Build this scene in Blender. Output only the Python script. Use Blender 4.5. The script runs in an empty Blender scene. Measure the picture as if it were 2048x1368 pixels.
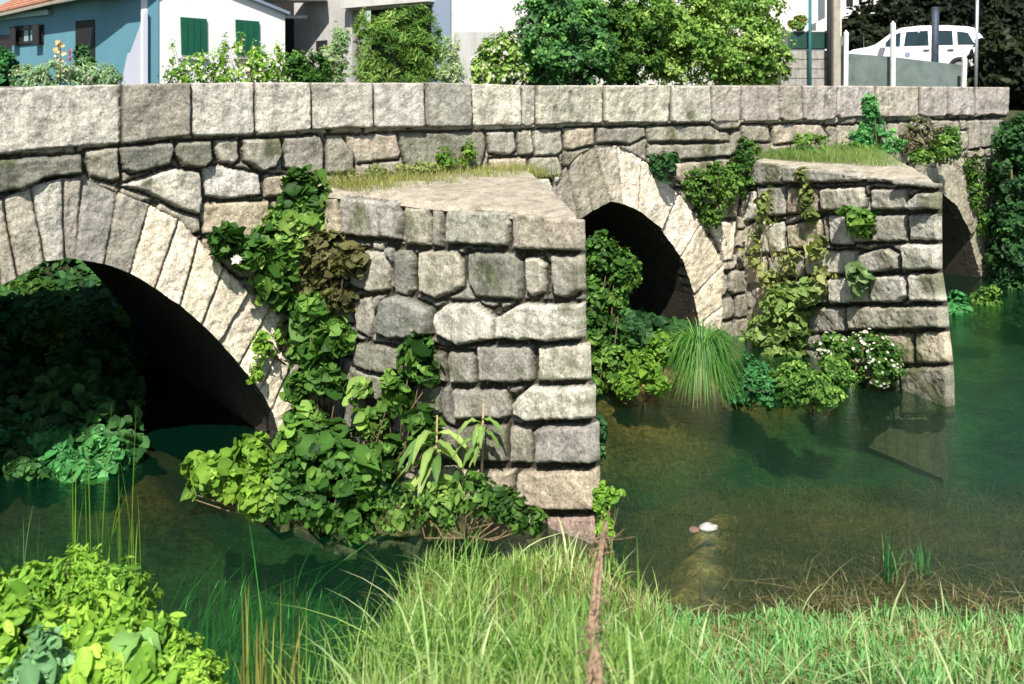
import bpy, math, random
import numpy as np
from mathutils import Vector
R = math.radians
rng = np.random.default_rng(7)
random.seed(7)
S = bpy.context.scene
COL = S.collection
F = 2000.0; CX = 1024.0; HY = 150.0; HC = 4.1      # focal length in photo px, centre column, horizon row, eye height over the water

# ------------------------------------------------------------------ helpers
def tag(o, label=None, cat=None, group=None, kind=None):
    if label: o['label'] = label
    if cat: o['category'] = cat
    if group: o['group'] = group
    if kind: o['kind'] = kind
    return o

def empty(name, loc, label, cat, group=None):
    o = bpy.data.objects.new(name, None); COL.objects.link(o); o.location = loc
    return tag(o, label, cat, group)

def link(name, me, mat, parent=None):
    o = bpy.data.objects.new(name, me); COL.objects.link(o)
    if mat: me.materials.append(mat)
    if parent:
        o.parent = parent
        o.matrix_parent_inverse.identity()
        o.location = -Vector(parent_world(parent))
    return o

def parent_world(p):
    v = Vector((0, 0, 0))
    while p: v = v + Vector(p.location); p = p.parent
    return v

def mesh_np(name, V, Fq, col=None, smooth=False):
    """V (n,3), Fq (m,k) with constant k"""
    V = np.asarray(V, dtype=np.float32); Fq = np.asarray(Fq, dtype=np.int32)
    me = bpy.data.meshes.new(name)
    me.vertices.add(len(V)); me.vertices.foreach_set('co', V.ravel())
    k = Fq.shape[1]; m = len(Fq)
    me.loops.add(m * k); me.loops.foreach_set('vertex_index', Fq.ravel())
    me.polygons.add(m)
    me.polygons.foreach_set('loop_start', np.arange(0, m * k, k, dtype=np.int32))
    me.polygons.foreach_set('loop_total', np.full(m, k, dtype=np.int32))
    me.polygons.foreach_set('use_smooth', np.full(m, smooth))
    if col is not None:
        ca = me.color_attributes.new('Col', 'FLOAT_COLOR', 'POINT')
        c4 = np.ones((len(V), 4), dtype=np.float32); c4[:, :col.shape[1]] = col
        ca.data.foreach_set('color', c4.ravel())
    me.update(calc_edges=True); me.validate()
    return me

def mesh_py(name, V, Fc, smooth=False):
    me = bpy.data.meshes.new(name); me.from_pydata([tuple(v) for v in V], [], Fc); me.update()
    if smooth: me.polygons.foreach_set('use_smooth', [True] * len(me.polygons))
    return me

def at(px, py, Y):
    return np.array([(px - CX) / F * Y, Y, HC - (py - HY) / F * Y])

class Plane:
    def __init__(s, O, e1, e2):
        s.O = np.array(O, float); s.e1 = np.array(e1, float); s.e1 /= np.linalg.norm(s.e1)
        e2 = np.array(e2, float); e2 -= s.e1 * (e2 @ s.e1); s.e2 = e2 / np.linalg.norm(e2)
        s.n = np.cross(s.e1, s.e2)
        if s.n[1] > 0: s.n = -s.n                   # towards the camera side
    def hit(s, px, py):
        d = np.array([(px - CX) / F, 1.0, -(py - HY) / F]); C = np.array([0, 0, HC])
        t = ((s.O - C) @ s.n) / (d @ s.n)
        return C + d * t
    def loc(s, px, py):
        p = s.hit(px, py) - s.O
        return (p @ s.e1, p @ s.e2)
    def w(s, a, b, h=0.0):
        a = np.asarray(a)[..., None]; b = np.asarray(b)[..., None]; h = np.asarray(h)[..., None]
        return s.O + a * s.e1 + b * s.e2 + h * s.n

def hash2(ix, iy, seed):
    h = (ix.astype(np.int64) * 374761393 + iy.astype(np.int64) * 668265263 + seed * 974634777) & 0xffffffff
    h = ((h ^ (h >> 13)) * 1274126177) & 0xffffffff
    return ((h ^ (h >> 16)) & 0xffff) / 65535.0
def vnoise(x, y, seed=0):
    ix = np.floor(x); iy = np.floor(y); fx = x - ix; fy = y - iy
    fx = fx * fx * (3 - 2 * fx); fy = fy * fy * (3 - 2 * fy)
    a = hash2(ix, iy, seed); b = hash2(ix + 1, iy, seed); c = hash2(ix, iy + 1, seed); d = hash2(ix + 1, iy + 1, seed)
    return (a * (1 - fx) + b * fx) * (1 - fy) + (c * (1 - fx) + d * fx) * fy
def fbm(x, y, seed=0, o=4):
    r = 0; amp = 1; t = 0
    for k in range(o):
        r = r + amp * vnoise(x * 2 ** k, y * 2 ** k, seed + k * 17); t += amp; amp *= .55
    return r / t * 2 - 1

def inpoly(A, B, poly):
    ins = np.zeros(A.shape, bool); n = len(poly)
    for i in range(n):
        x0, y0 = poly[i]; x1, y1 = poly[(i + 1) % n]
        if y0 == y1: continue
        c = ((y0 > B) != (y1 > B)) & (A < (x1 - x0) * (B - y0) / (y1 - y0) + x0)
        ins ^= c
    return ins
def sdist(A, B, poly):
    d = np.full(A.shape, 1e9); n = len(poly)
    for i in range(n):
        x0, y0 = poly[i]; x1, y1 = poly[(i + 1) % n]
        dx, dy = x1 - x0, y1 - y0; L = dx * dx + dy * dy + 1e-12
        t = np.clip(((A - x0) * dx + (B - y0) * dy) / L, 0, 1)
        d = np.minimum(d, (A - x0 - t * dx) ** 2 + (B - y0 - t * dy) ** 2)
    d = np.sqrt(d)
    return np.where(inpoly(A, B, poly), d, -d)

# ------------------------------------------------------------------ materials
def newmat(name):
    m = bpy.data.materials.new(name); m.use_nodes = True
    nt = m.node_tree; b = nt.nodes['Principled BSDF']
    return m, nt, b
def N(nt, t, **kw):
    n = nt.nodes.new(t)
    for k, v in kw.items(): setattr(n, k, v)
    return n
def noise_node(nt, co, scale, detail=6, rough=.6):
    n = N(nt, 'ShaderNodeTexNoise'); n.inputs['Scale'].default_value = scale
    n.inputs['Detail'].default_value = detail; n.inputs['Roughness'].default_value = rough
    nt.links.new(co, n.inputs['Vector']); return n
def ramp(nt, src, stops):
    r = N(nt, 'ShaderNodeValToRGB'); nt.links.new(src, r.inputs[0])
    e = r.color_ramp.elements
    while len(e) < len(stops): e.new(.5)
    for i, (p, c) in enumerate(stops):
        e[i].position = p; e[i].color = (c, c, c, 1) if isinstance(c, (int, float)) else (*c, 1)
    return r
def mul(nt, a, b, mode='MULTIPLY', fac=1.0):
    m = N(nt, 'ShaderNodeMix', data_type='RGBA', blend_type=mode)
    if isinstance(fac, (int, float)): m.inputs['Factor'].default_value = fac
    else: nt.links.new(fac, m.inputs['Factor'])
    for s, v in ((6, a), (7, b)):
        if isinstance(v, tuple): m.inputs[s].default_value = (*v, 1)
        else: nt.links.new(v, m.inputs[s])
    return m.outputs[2]

def stone_mat(name, base=None, speck=1.0, bump=1.0, stain=True):
    m, nt, b = newmat(name)
    geo = N(nt, 'ShaderNodeNewGeometry'); P = geo.outputs['Position']
    if base is None:
        at_ = N(nt, 'ShaderNodeVertexColor', layer_name='Col'); c = at_.outputs[0]
    else:
        rgb = N(nt, 'ShaderNodeRGB'); rgb.outputs[0].default_value = (*base, 1); c = rgb.outputs[0]
    n1 = noise_node(nt, P, 45, 8, .75)
    r1 = ramp(nt, n1.outputs[0], [(.33, 1 - .85 * speck), (.43, 1 - .26 * speck), (.54, 1.0), (.68, 1 + .5 * speck)])
    c = mul(nt, c, r1.outputs[0])
    n2 = noise_node(nt, P, 5, 8, .7)
    r2 = ramp(nt, n2.outputs[0], [(.33, .58), (.5, 1.0), (.68, 1.2)])
    c = mul(nt, c, r2.outputs[0])
    if stain:                                         # rain streaks and lichen
        mp = N(nt, 'ShaderNodeMapping'); mp.inputs['Scale'].default_value = (9, 9, 1.3); nt.links.new(P, mp.inputs[0])
        n3 = noise_node(nt, mp.outputs[0], 1.0, 6, .7)
        r3 = ramp(nt, n3.outputs[0], [(.36, .68), (.52, 1.0), (.72, 1.1)])
        c = mul(nt, c, r3.outputs[0], fac=.8)
        n4 = noise_node(nt, P, 14, 6, .7)
        r4 = ramp(nt, n4.outputs[0], [(.60, 0.0), (.70, .75)])
        c = mul(nt, c, (.52, .50, .42), 'MIX', r4.outputs[0])
        n5 = noise_node(nt, P, 9, 8, .8)
        r5 = ramp(nt, n5.outputs[0], [(.58, 0.0), (.66, .6)])
        c = mul(nt, c, (.10, .105, .085), 'MIX', r5.outputs[0])
    nt.links.new(c, b.inputs['Base Color'])
    b.inputs['Roughness'].default_value = .92; b.inputs['Specular IOR Level'].default_value = .2
    bp = N(nt, 'ShaderNodeBump'); bp.inputs['Strength'].default_value = .8 * bump; bp.inputs['Distance'].default_value = .03
    nb = noise_node(nt, P, 26, 10, .75); nt.links.new(nb.outputs[0], bp.inputs['Height'])
    nt.links.new(bp.outputs[0], b.inputs['Normal'])
    return m

def leaf_mat(name, trans=.35, rough=.5, spec=.15):
    m, nt, b = newmat(name)
    a = N(nt, 'ShaderNodeVertexColor', layer_name='Col')
    nt.links.new(a.outputs[0], b.inputs['Base Color'])
    b.inputs['Roughness'].default_value = rough; b.inputs['Specular IOR Level'].default_value = spec
    t = N(nt, 'ShaderNodeBsdfTranslucent')
    g = mul(nt, a.outputs[0], (1.15, 1.25, .5)); nt.links.new(g, t.inputs[0])
    mx = N(nt, 'ShaderNodeMixShader'); mx.inputs[0].default_value = trans
    nt.links.new(b.outputs[0], mx.inputs[1]); nt.links.new(t.outputs[0], mx.inputs[2])
    nt.links.new(mx.outputs[0], nt.nodes['Material Output'].inputs[0])
    return m

def paint_mat(name, c, rough=.7, var=.12, scale=2.0, metal=0, spec=.4, dirt=0.0):
    m, nt, b = newmat(name)
    geo = N(nt, 'ShaderNodeNewGeometry'); P = geo.outputs['Position']
    n = noise_node(nt, P, scale, 8, .65)
    r = ramp(nt, n.outputs[0], [(.3, 1 - var * 1.6), (.55, 1.0), (.75, 1 + var * .3)])
    o = mul(nt, tuple(c), r.outputs[0])
    if dirt:
        mp = N(nt, 'ShaderNodeMapping'); mp.inputs['Scale'].default_value = (3, 3, .5); nt.links.new(P, mp.inputs[0])
        n2 = noise_node(nt, mp.outputs[0], 1.5, 6, .7)
        r2 = ramp(nt, n2.outputs[0], [(.45, 0.0), (.75, dirt)])
        o = mul(nt, o, (.18, .17, .14), 'MIX', r2.outputs[0])
    nt.links.new(o, b.inputs['Base Color'])
    b.inputs['Roughness'].default_value = rough; b.inputs['Metallic'].default_value = metal
    b.inputs['Specular IOR Level'].default_value = spec
    bp = N(nt, 'ShaderNodeBump'); bp.inputs['Strength'].default_value = .15; bp.inputs['Distance'].default_value = .01
    nb = noise_node(nt, P, 60, 4, .6); nt.links.new(nb.outputs[0], bp.inputs['Height']); nt.links.new(bp.outputs[0], b.inputs['Normal'])
    return m

M = {}
M['stone'] = stone_mat('granite_blocks')
M['core'] = stone_mat('shaded_vault_stone', (.055, .046, .036), .7, 2.0, False)  # dark colour holds the shade under the arches
M['deckstone'] = stone_mat('worn_granite', (.30, .28, .24), .7)
M['capstone'] = stone_mat('worn_cap_stone', (.41, .365, .285), .7, 1.0)
M['rubble'] = stone_mat('garden_rubble', (.36, .35, .32), .6)
M['leaf'] = leaf_mat('leaf')
M['grass'] = leaf_mat('grass_blade', .4, .5, .25)
M['petal'] = leaf_mat('petal', .3, .7, .1)
M['stem'] = paint_mat('woody_stem', (.16, .11, .06), .9, .3, 20)
M['drystem'] = paint_mat('dry_stem', (.36, .27, .15), .9, .3, 20)
M['white'] = paint_mat('white_render', (.80, .80, .79), .85, .05, 1.0)
M['offwhite'] = paint_mat('aged_white_render', (.55, .545, .52), .9, .12, 1.2, dirt=.35)
M['palewall'] = paint_mat('pale_render', (.70, .69, .66), .9, .08, 1.0)
M['greywall'] = paint_mat('grey_render', (.50, .49, .47), .9, .16, 1.3, dirt=.35)
M['blue'] = paint_mat('shaded_white_render', (.11, .27, .34), .85, .06, 1.0)  # white side wall with its shade put into the colour
M['sunlit_side'] = paint_mat('sunlit_white_render', (.50, .51, .60), .85, .05, 1.0)  # sunlit part of the same white wall, as a paler colour
M['bluegrey'] = paint_mat('bluegrey_paint', (.22, .27, .36), .7, .08, 1.0)
M['shutter'] = paint_mat('green_shutter', (.008, .10, .055), .5, .15, 3)
M['darkwood'] = paint_mat('dark_wood', (.018, .014, .016), .6, .3, 8)
M['void'] = paint_mat('dark_opening', (.012, .012, .014), .8, .2, 3)
M['tile'] = None
M['darkgreen'] = paint_mat('dark_green_paint', (.012, .055, .045), .5, .2, 4)
M['teal'] = paint_mat('mossy_concrete', (.13, .175, .165), .85, .25, 2.5, dirt=.4)
M['post'] = paint_mat('white_post', (.70, .70, .66), .7, .15, 6)
M['metal'] = paint_mat('galvanised_post', (.45, .48, .52), .4, .15, 6, .7)
M['tarpost'] = paint_mat('tarred_post', (.035, .05, .075), .6, .5, 6)
M['beige'] = paint_mat('beige_concrete', (.36, .32, .26), .9, .2, 5, dirt=.3)
M['carpaint'] = paint_mat('white_car_paint', (.82, .83, .84), .3, .02, 1, spec=.5)
M['rubber'] = paint_mat('rubber', (.02, .02, .02), .8, .1, 5)
M['redpot'] = paint_mat('terracotta', (.35, .08, .04), .8, .2, 6)
M['bank'] = None
def glass_dark():
    m, nt, b = newmat('car_glass'); b.inputs['Base Color'].default_value = (.015, .03, .035, 1)
    b.inputs['Roughness'].default_value = .05; b.inputs['Specular IOR Level'].default_value = .6; return m
M['glass'] = glass_dark()
def tile_mat():
    m, nt, b = newmat('clay_roof_tiles')
    geo = N(nt, 'ShaderNodeNewGeometry')
    w = N(nt, 'ShaderNodeTexWave'); w.inputs['Scale'].default_value = 1.6; w.inputs['Distortion'].default_value = 2; w.bands_direction = 'Z'
    nt.links.new(geo.outputs['Position'], w.inputs[0])
    r = ramp(nt, w.outputs[1], [(0, (.16, .055, .03)), (.5, (.36, .14, .08)), (1, (.44, .2, .12))])
    n = noise_node(nt, geo.outputs['Position'], 7, 6); r2 = ramp(nt, n.outputs[0], [(.35, .6), (.6, 1.1)])
    nt.links.new(mul(nt, r.outputs[0], r2.outputs[0]), b.inputs['Base Color']); b.inputs['Roughness'].default_value = .9
    bp = N(nt, 'ShaderNodeBump'); bp.inputs['Distance'].default_value = .05; nt.links.new(w.outputs[1], bp.inputs['Height']); nt.links.new(bp.outputs[0], b.inputs['Normal'])
    return m
M['tile'] = tile_mat()
def ground_mat():
    m, nt, b = newmat('earth_and_silt')
    geo = N(nt, 'ShaderNodeNewGeometry'); P = geo.outputs['Position']
    n = noise_node(nt, P, 1.3, 9, .7)
    r = ramp(nt, n.outputs[0], [(.32, (.035, .035, .015)), (.45, (.085, .07, .035)), (.56, (.16, .125, .07)), (.7, (.09, .10, .035))])
    n2 = noise_node(nt, P, 18, 8, .75); r2 = ramp(nt, n2.outputs[0], [(.35, .35), (.5, .9), (.68, 1.7)])
    c = mul(nt, r.outputs[0], r2.outputs[0])
    a = N(nt, 'ShaderNodeVertexColor', layer_name='Col')
    c = mul(nt, c, a.outputs[0]); nt.links.new(c, b.inputs['Base Color'])
    b.inputs['Roughness'].default_value = .95
    bp = N(nt, 'ShaderNodeBump'); bp.inputs['Distance'].default_value = .05; nt.links.new(n2.outputs[0], bp.inputs['Height']); nt.links.new(bp.outputs[0], b.inputs['Normal'])
    return m
M['bank'] = ground_mat()
def water_mat():
    m, nt, b = newmat('river_water'); nt.nodes.remove(b)
    geo = N(nt, 'ShaderNodeNewGeometry'); P = geo.outputs['Position']
    mp = N(nt, 'ShaderNodeMapping'); mp.inputs['Scale'].default_value = (1.0, 2.4, 1); mp.inputs['Rotation'].default_value = (0, 0, R(-10)); nt.links.new(P, mp.inputs[0])
    n = noise_node(nt, mp.outputs[0], 5.0, 8, .7)
    bp = N(nt, 'ShaderNodeBump'); bp.inputs['Strength'].default_value = .34; bp.inputs['Distance'].default_value = .05
    nt.links.new(n.outputs[0], bp.inputs['Height'])
    gl = N(nt, 'ShaderNodeBsdfGlossy'); gl.inputs['Roughness'].default_value = .04; gl.inputs['Color'].default_value = (.75, .95, .85, 1); nt.links.new(bp.outputs[0], gl.inputs['Normal'])
    tr = N(nt, 'ShaderNodeBsdfTransparent'); tr.inputs[0].default_value = (.74, .82, .62, 1)
    df = N(nt, 'ShaderNodeBsdfDiffuse'); df.inputs[0].default_value = (.004, .055, .030, 1)
    m1 = N(nt, 'ShaderNodeMixShader'); m1.inputs[0].default_value = .14
    nt.links.new(tr.outputs[0], m1.inputs[1]); nt.links.new(df.outputs[0], m1.inputs[2])
    fr = N(nt, 'ShaderNodeFresnel'); fr.inputs[0].default_value = 1.5; nt.links.new(bp.outputs[0], fr.inputs['Normal'])
    m2 = N(nt, 'ShaderNodeMixShader'); nt.links.new(fr.outputs[0], m2.inputs[0])
    nt.links.new(m1.outputs[0], m2.inputs[1]); nt.links.new(gl.outputs[0], m2.inputs[2])
    nt.links.new(m2.outputs[0], nt.nodes['Material Output'].inputs[0])
    return m
M['water'] = water_mat()

# ------------------------------------------------------------------ masonry
WALL = Plane((0, 13.02, 0), (.7962, .6051, 0), (0, 0, 1))
DEPTH = 5.2
def L(poly, pl=WALL): return [pl.loc(x, y) for x, y in poly]

GREY = (.385, .36, .30); DARK = (.23, .225, .18); CREAM = (.90, .78, .61); TAN = (.54, .465, .355); LIGHT = (.60, .565, .485); MOSS = (.085, .10, .03)
def panel(name, pl, region, stones, exclude=(), res=.016, grow=0.0, parent=None, raise_=.085, gap=.012, course=.42, tone=GREY, seed=1,
          base_col=(.062, .053, .038), skirt=.16, rnd=.05, moss=0.0, warp=.014, off=0.0, soffit=None):
    """a rough masonry face: stones = [(polygon, colour, extra)], gaps between them are recessed"""
    ra = np.array(region); a0, b0 = ra.min(0); a1, b1 = ra.max(0)
    As = [a0]
    while As[-1] < a1: As.append(As[-1] + res * (1 + grow * max(0, (As[-1] + 6) / 6)))
    As = np.array(As); Bs = np.arange(b0, b1 + res, res)
    A, B = np.meshgrid(As, Bs)                                   # rows b, cols a
    Aw = A + warp * fbm(A * 7, B * 7, seed + 3) + warp * .5 * fbm(A * 26, B * 26, seed + 5, 2)
    Bw = B + warp * fbm(A * 7, B * 7, seed + 40) + warp * .5 * fbm(A * 26, B * 26, seed + 9, 2)
    Dst = np.full(A.shape, -1.0); H = np.zeros(A.shape); C = np.empty(A.shape + (3,)); C[:] = base_col
    near = np.full(A.shape, -1.0)
    r_ = np.random.default_rng(seed)
    def put(poly, col, hh, g=gap, rr=rnd):
        p = np.array(poly); lo = p.min(0) - .12; hi = p.max(0) + .12
        i0, i1 = np.searchsorted(Bs, [lo[1], hi[1]]); j0, j1 = np.searchsorted(As, [lo[0], hi[0]])
        if i0 >= i1 or j0 >= j1: return None
        sl = (slice(i0, i1), slice(j0, j1))
        d = sdist(Aw[sl], Bw[sl], poly)
        return sl, d
    def lay(sl, d, col, hh, cen, mask=None):
        dd = d - gap
        t = np.clip(dd / rnd, 0, 1)
        prof = np.sqrt(np.clip(1 - (1 - t) ** 2, 0, 1))
        a, b = A[sl], B[sl]
        tilt = (a - cen[0]) * r_.uniform(-.05, .05) + (b - cen[1]) * r_.uniform(-.07, .05)
        h = prof * (hh + tilt + .022 * fbm(a * 5, b * 5, seed + int(abs(cen[0]) * 100), 3)) + prof * .009 * fbm(a * 22, b * 22, seed + 77, 3)
        ok = (dd > 0) & (dd > Dst[sl])
        if mask is not None: ok &= mask
        H[sl] = np.where(ok, h, H[sl]); 
        c = np.array(col)[None, None, :] * (1 + .16 * fbm(a * 2.5, b * 2.5, seed + 21, 3))[..., None]
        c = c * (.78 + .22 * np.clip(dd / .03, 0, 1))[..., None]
        if moss > 0:
            mk = np.clip((fbm(a * 3, b * 3, seed + 61, 4) - .35 + moss) * 3, 0, 1)[..., None] * .75
            c = c * (1 - mk) + np.array(MOSS) * mk
        C[sl] = np.where(ok[..., None], c, C[sl]); Dst[sl] = np.where(ok, dd, Dst[sl])
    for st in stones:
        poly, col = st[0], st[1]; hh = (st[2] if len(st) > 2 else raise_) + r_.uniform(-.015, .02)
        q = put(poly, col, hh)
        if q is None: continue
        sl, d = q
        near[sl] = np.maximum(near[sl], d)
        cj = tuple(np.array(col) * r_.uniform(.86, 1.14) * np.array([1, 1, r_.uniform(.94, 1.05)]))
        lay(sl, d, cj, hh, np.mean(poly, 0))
    free = near < -.02
    if course:
        b = b0; row = 0
        while b < b1:
            ch = course * r_.uniform(.8, 1.2); a = a0 - r_.uniform(0, .4)
            while a < a1:
                w = course * r_.uniform(.9, 2.0)
                poly = [(a, b + r_.uniform(0, .03)), (a + w, b + r_.uniform(0, .03)), (a + w, b + ch - r_.uniform(0, .03)), (a, b + ch)]
                ca = r_.uniform(.03, .09)
                (x0, y0), (x1, y1), (x2, y2), (x3, y3) = poly
                poly = [(x0 + ca, y0), (x1 - ca, y1), (x1, y1 + ca), (x2, y2 - ca), (x2 - ca, y2), (x3 + ca, y3), (x3, y3 - ca), (x0, y0 + ca)]
                q = put(poly, tone, raise_)
                if q:
                    sl, d = q
                    d = np.minimum(d, -near[sl] - .015 + 0 * d)
                    cj = tuple(np.array(tone) * r_.uniform(.75, 1.2))
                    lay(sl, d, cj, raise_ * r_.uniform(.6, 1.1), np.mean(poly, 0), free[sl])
                a += w
            b += ch; row += 1
    H += .006 * fbm(A * 14, B * 14, seed + 13, 3)
    mask = inpoly(A + .006 * fbm(A * 20, B * 20, 5, 2), B + .006 * fbm(A * 20, B * 20, 8, 2), region)
    for e in exclude: mask &= ~inpoly(A, B, e)
    cm = mask[:-1, :-1] & mask[1:, :-1] & mask[:-1, 1:] & mask[1:, 1:]
    idx = np.arange(A.size).reshape(A.shape)
    q = np.stack([idx[:-1, :-1], idx[:-1, 1:], idx[1:, 1:], idx[1:, :-1]], -1)[cm]
    V = pl.w(A, B, H + off).reshape(-1, 3); Cc = C.reshape(-1, 3)
    # skirt
    pad = np.pad(cm, 1)
    segs = []
    inner = pad[1:-1, 1:-1]
    for nb, (va, vb) in ((pad[:-2, 1:-1], ((0, 1), (0, 0))), (pad[2:, 1:-1], ((1, 0), (1, 1))), (pad[1:-1, :-2], ((0, 0), (1, 0))), (pad[1:-1, 2:], ((1, 1), (0, 1)))):
        e = np.argwhere(inner & ~nb)
        if len(e): segs.append(np.stack([idx[e[:, 0] + va[0], e[:, 1] + va[1]], idx[e[:, 0] + vb[0], e[:, 1] + vb[1]]], 1))
    segs = np.concatenate(segs)
    bv = np.unique(segs.ravel()); pa = A.ravel()[bv]; pb = B.ravel()[bv]; best = np.full(len(bv), 1e9); na = pa.copy(); nb_ = pb.copy()
    for poly in [region] + list(exclude):
        m_ = len(poly)
        for i in range(m_):
            x0, y0 = poly[i]; x1, y1 = poly[(i + 1) % m_]; dx, dy = x1 - x0, y1 - y0
            t = np.clip(((pa - x0) * dx + (pb - y0) * dy) / (dx * dx + dy * dy + 1e-12), 0, 1)
            qa, qb = x0 + t * dx, y0 + t * dy; dd = np.hypot(pa - qa, pb - qb); k = dd < best
            best[k] = dd[k]; na[k] = qa[k]; nb_[k] = qb[k]
    k = best < res * 3
    wob = .5 * res
    A2_, B2_ = A.copy().ravel(), B.copy().ravel()
    A2_[bv[k]] = na[k] + wob * fbm(na[k] * 9, nb_[k] * 9, 71, 2); B2_[bv[k]] = nb_[k] + wob * fbm(na[k] * 9, nb_[k] * 9, 72, 2)
    V = pl.w(A2_, B2_, (H + off).ravel()); A, B = A2_.reshape(A.shape), B2_.reshape(B.shape)
    Vb = pl.w(A, B, H * 0 - skirt + off).reshape(-1, 3)
    n0 = len(V); allV = np.concatenate([V, Vb]); 
    sk = np.stack([segs[:, 0], segs[:, 1], segs[:, 1] + n0, segs[:, 0] + n0], 1)
    allF = np.concatenate([q, sk]); allC = np.concatenate([Cc, Cc])
    if soffit is not None:                              # ring underside darkened in colour: shade put in right from its edge
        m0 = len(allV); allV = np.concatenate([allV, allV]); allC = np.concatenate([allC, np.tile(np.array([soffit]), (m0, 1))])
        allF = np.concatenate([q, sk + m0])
    used = np.zeros(len(allV), bool); used[allF.ravel()] = True
    remap = np.cumsum(used) - 1
    me = mesh_np(name, allV[used], remap[allF], allC[used], True)
    return link(name, me, M['stone'], parent)

def prism(name, poly, pl, h0, h1, mat, parent=None):
    n = len(poly); a = np.array([p[0] for p in poly]); b = np.array([p[1] for p in poly])
    V = np.concatenate([pl.w(a, b, np.full(n, h0)), pl.w(a, b, np.full(n, h1))])
    Fc = [list(range(n)), list(range(2 * n - 1, n - 1, -1))] + [[i, i + n, (i + 1) % n + n, (i + 1) % n] for i in range(n)]
    me = mesh_py(name, V, Fc)
    import bmesh
    bm = bmesh.new(); bm.from_mesh(me); bmesh.ops.recalc_face_normals(bm, faces=bm.faces); bm.to_mesh(me); bm.free()
    return link(name, me, mat, parent)

def boxm(name, c, sz, mat, parent=None, rz=0.0, bev=0.0, rx=0.0):
    import bmesh
    bm = bmesh.new(); bmesh.ops.create_cube(bm, size=1)
    for v in bm.verts: v.co = Vector((v.co.x * sz[0], v.co.y * sz[1], v.co.z * sz[2]))
    if bev: bmesh.ops.bevel(bm, geom=bm.edges[:], offset=bev, segments=2, affect='EDGES')
    from mathutils import Matrix
    bm.transform(Matrix.Translation(Vector(c)) @ Matrix.Rotation(rz, 4, 'Z') @ Matrix.Rotation(rx, 4, 'X'))
    me = bpy.data.meshes.new(name); bm.to_mesh(me); bm.free()
    return link(name, me, mat, parent)

bridge = empty('stone_bridge', (0, 13.02, 0), 'old arched bridge of grey and cream granite blocks with two pointed piers over the river', 'bridge')

# --- arches: joints given as (intrados, extrados) on the wall face
J1 = [((2, 570), (-15, 402)), ((35, 553), (5, 397)), ((90, 521), (61, 372)), ((130, 516), (126, 356)), ((152, 518), (166, 358)), ((210, 528), (236, 384)),
      ((262, 547), (300, 410)), ((312, 578), (358, 438)), ((362, 612), (398, 478)), ((405, 650), (448, 535)), ((440, 685), (498, 585)),
      ((480, 730), (545, 612)), ((520, 782), (577, 665)), ((545, 822), (580, 735)), ((560, 870), (583, 870))]
J2 = [((1160, 438), (1136, 332)), ((1186, 421), (1165, 305)), ((1222, 402), (1192, 296)), ((1246, 408), (1236, 290)), ((1275, 421), (1286, 318)),
      ((1322, 458), (1358, 388)), ((1362, 515), (1402, 448)), ((1388, 590), (1448, 530)), ((1402, 650), (1446, 612)), ((1422, 708), (1440, 706))]
J3 = [((1876, 380), (1880, 296)), ((1915, 415), (1945, 318)), ((1940, 470), (1985, 400)), ((1955, 540), (1990, 480)), ((1966, 590), (1988, 590))]
def jl(J): return [(WALL.loc(*i), WALL.loc(*e)) for i, e in J]
A1 = [((-7.70, -1.0), (-8.1, -1.0)), ((-7.70, -.1), (-8.2, .1)), ((-7.5, .5), (-8.1, .95)), ((-7.1, 1.2), (-7.6, 1.8)), ((-6.6, 1.75), (-6.95, 2.5))] + jl(J1)
A1 += [((A1[-1][0][0], -1.0), (A1[-1][1][0], -1.0))]
A2 = [((.2, -1.0), (-.1, -1.0)), ((.2, 0), (-.1, .2)), ((.35, .9), (-.05, 1.3)), ((.7, 1.6), (.35, 2.2))] + jl(J2)
A2 += [((A2[-1][0][0] + .02, -1.0), (A2[-1][1][0], -1.0))]
A3 = [((7.9, -1.0), (7.6, -1.0)), ((7.9, -.3), (7.6, 0)), ((8.1, .5), (7.75, 1.0)), ((8.6, 1.2), (8.3, 1.8)), ((9.3, 1.75), (9.15, 2.4))] + jl(J3)
A3 += [((A3[-1][0][0], -1.0), (A3[-1][1][0], -1.0))]

PTOP = [(-60, 180), (0, 177), (120, 172), (300, 168), (500, 165), (900, 166), (1040, 171), (1500, 172), (1700, 172), (2016, 175)]
PBOT = [(-60, 318), (0, 311), (120, 302), (242, 292), (378, 275), (508, 272), (640, 263), (745, 260), (848, 258), (1042, 256), (1205, 250), (1340, 249), (1482, 247), (1603, 244), (1745, 237), (2016, 235)]
pj = [-60, 242, 380, 509, 620, 745, 848, 942, 1042, 1070, 1205, 1340, 1422, 1482, 1556, 1603, 1672, 1748, 1838, 1893, 1950, 2015]
def yat(pts, x):
    xs = [p[0] for p in pts]; ys = [p[1] for p in pts]; return float(np.interp(x, xs, ys))
s_left = -12.0
def topline(): return [WALL.loc(x, y) for x, y in PTOP]
tl = topline(); bl = [WALL.loc(x, y) for x, y in PBOT]
parapet_region = [(s_left, tl[0][1])] + tl + [(tl[-1][0], bl[-1][1])] + bl[::-1] + [(s_left, bl[0][1] - .04)]
pst = []
rr = np.random.default_rng(3)
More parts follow.
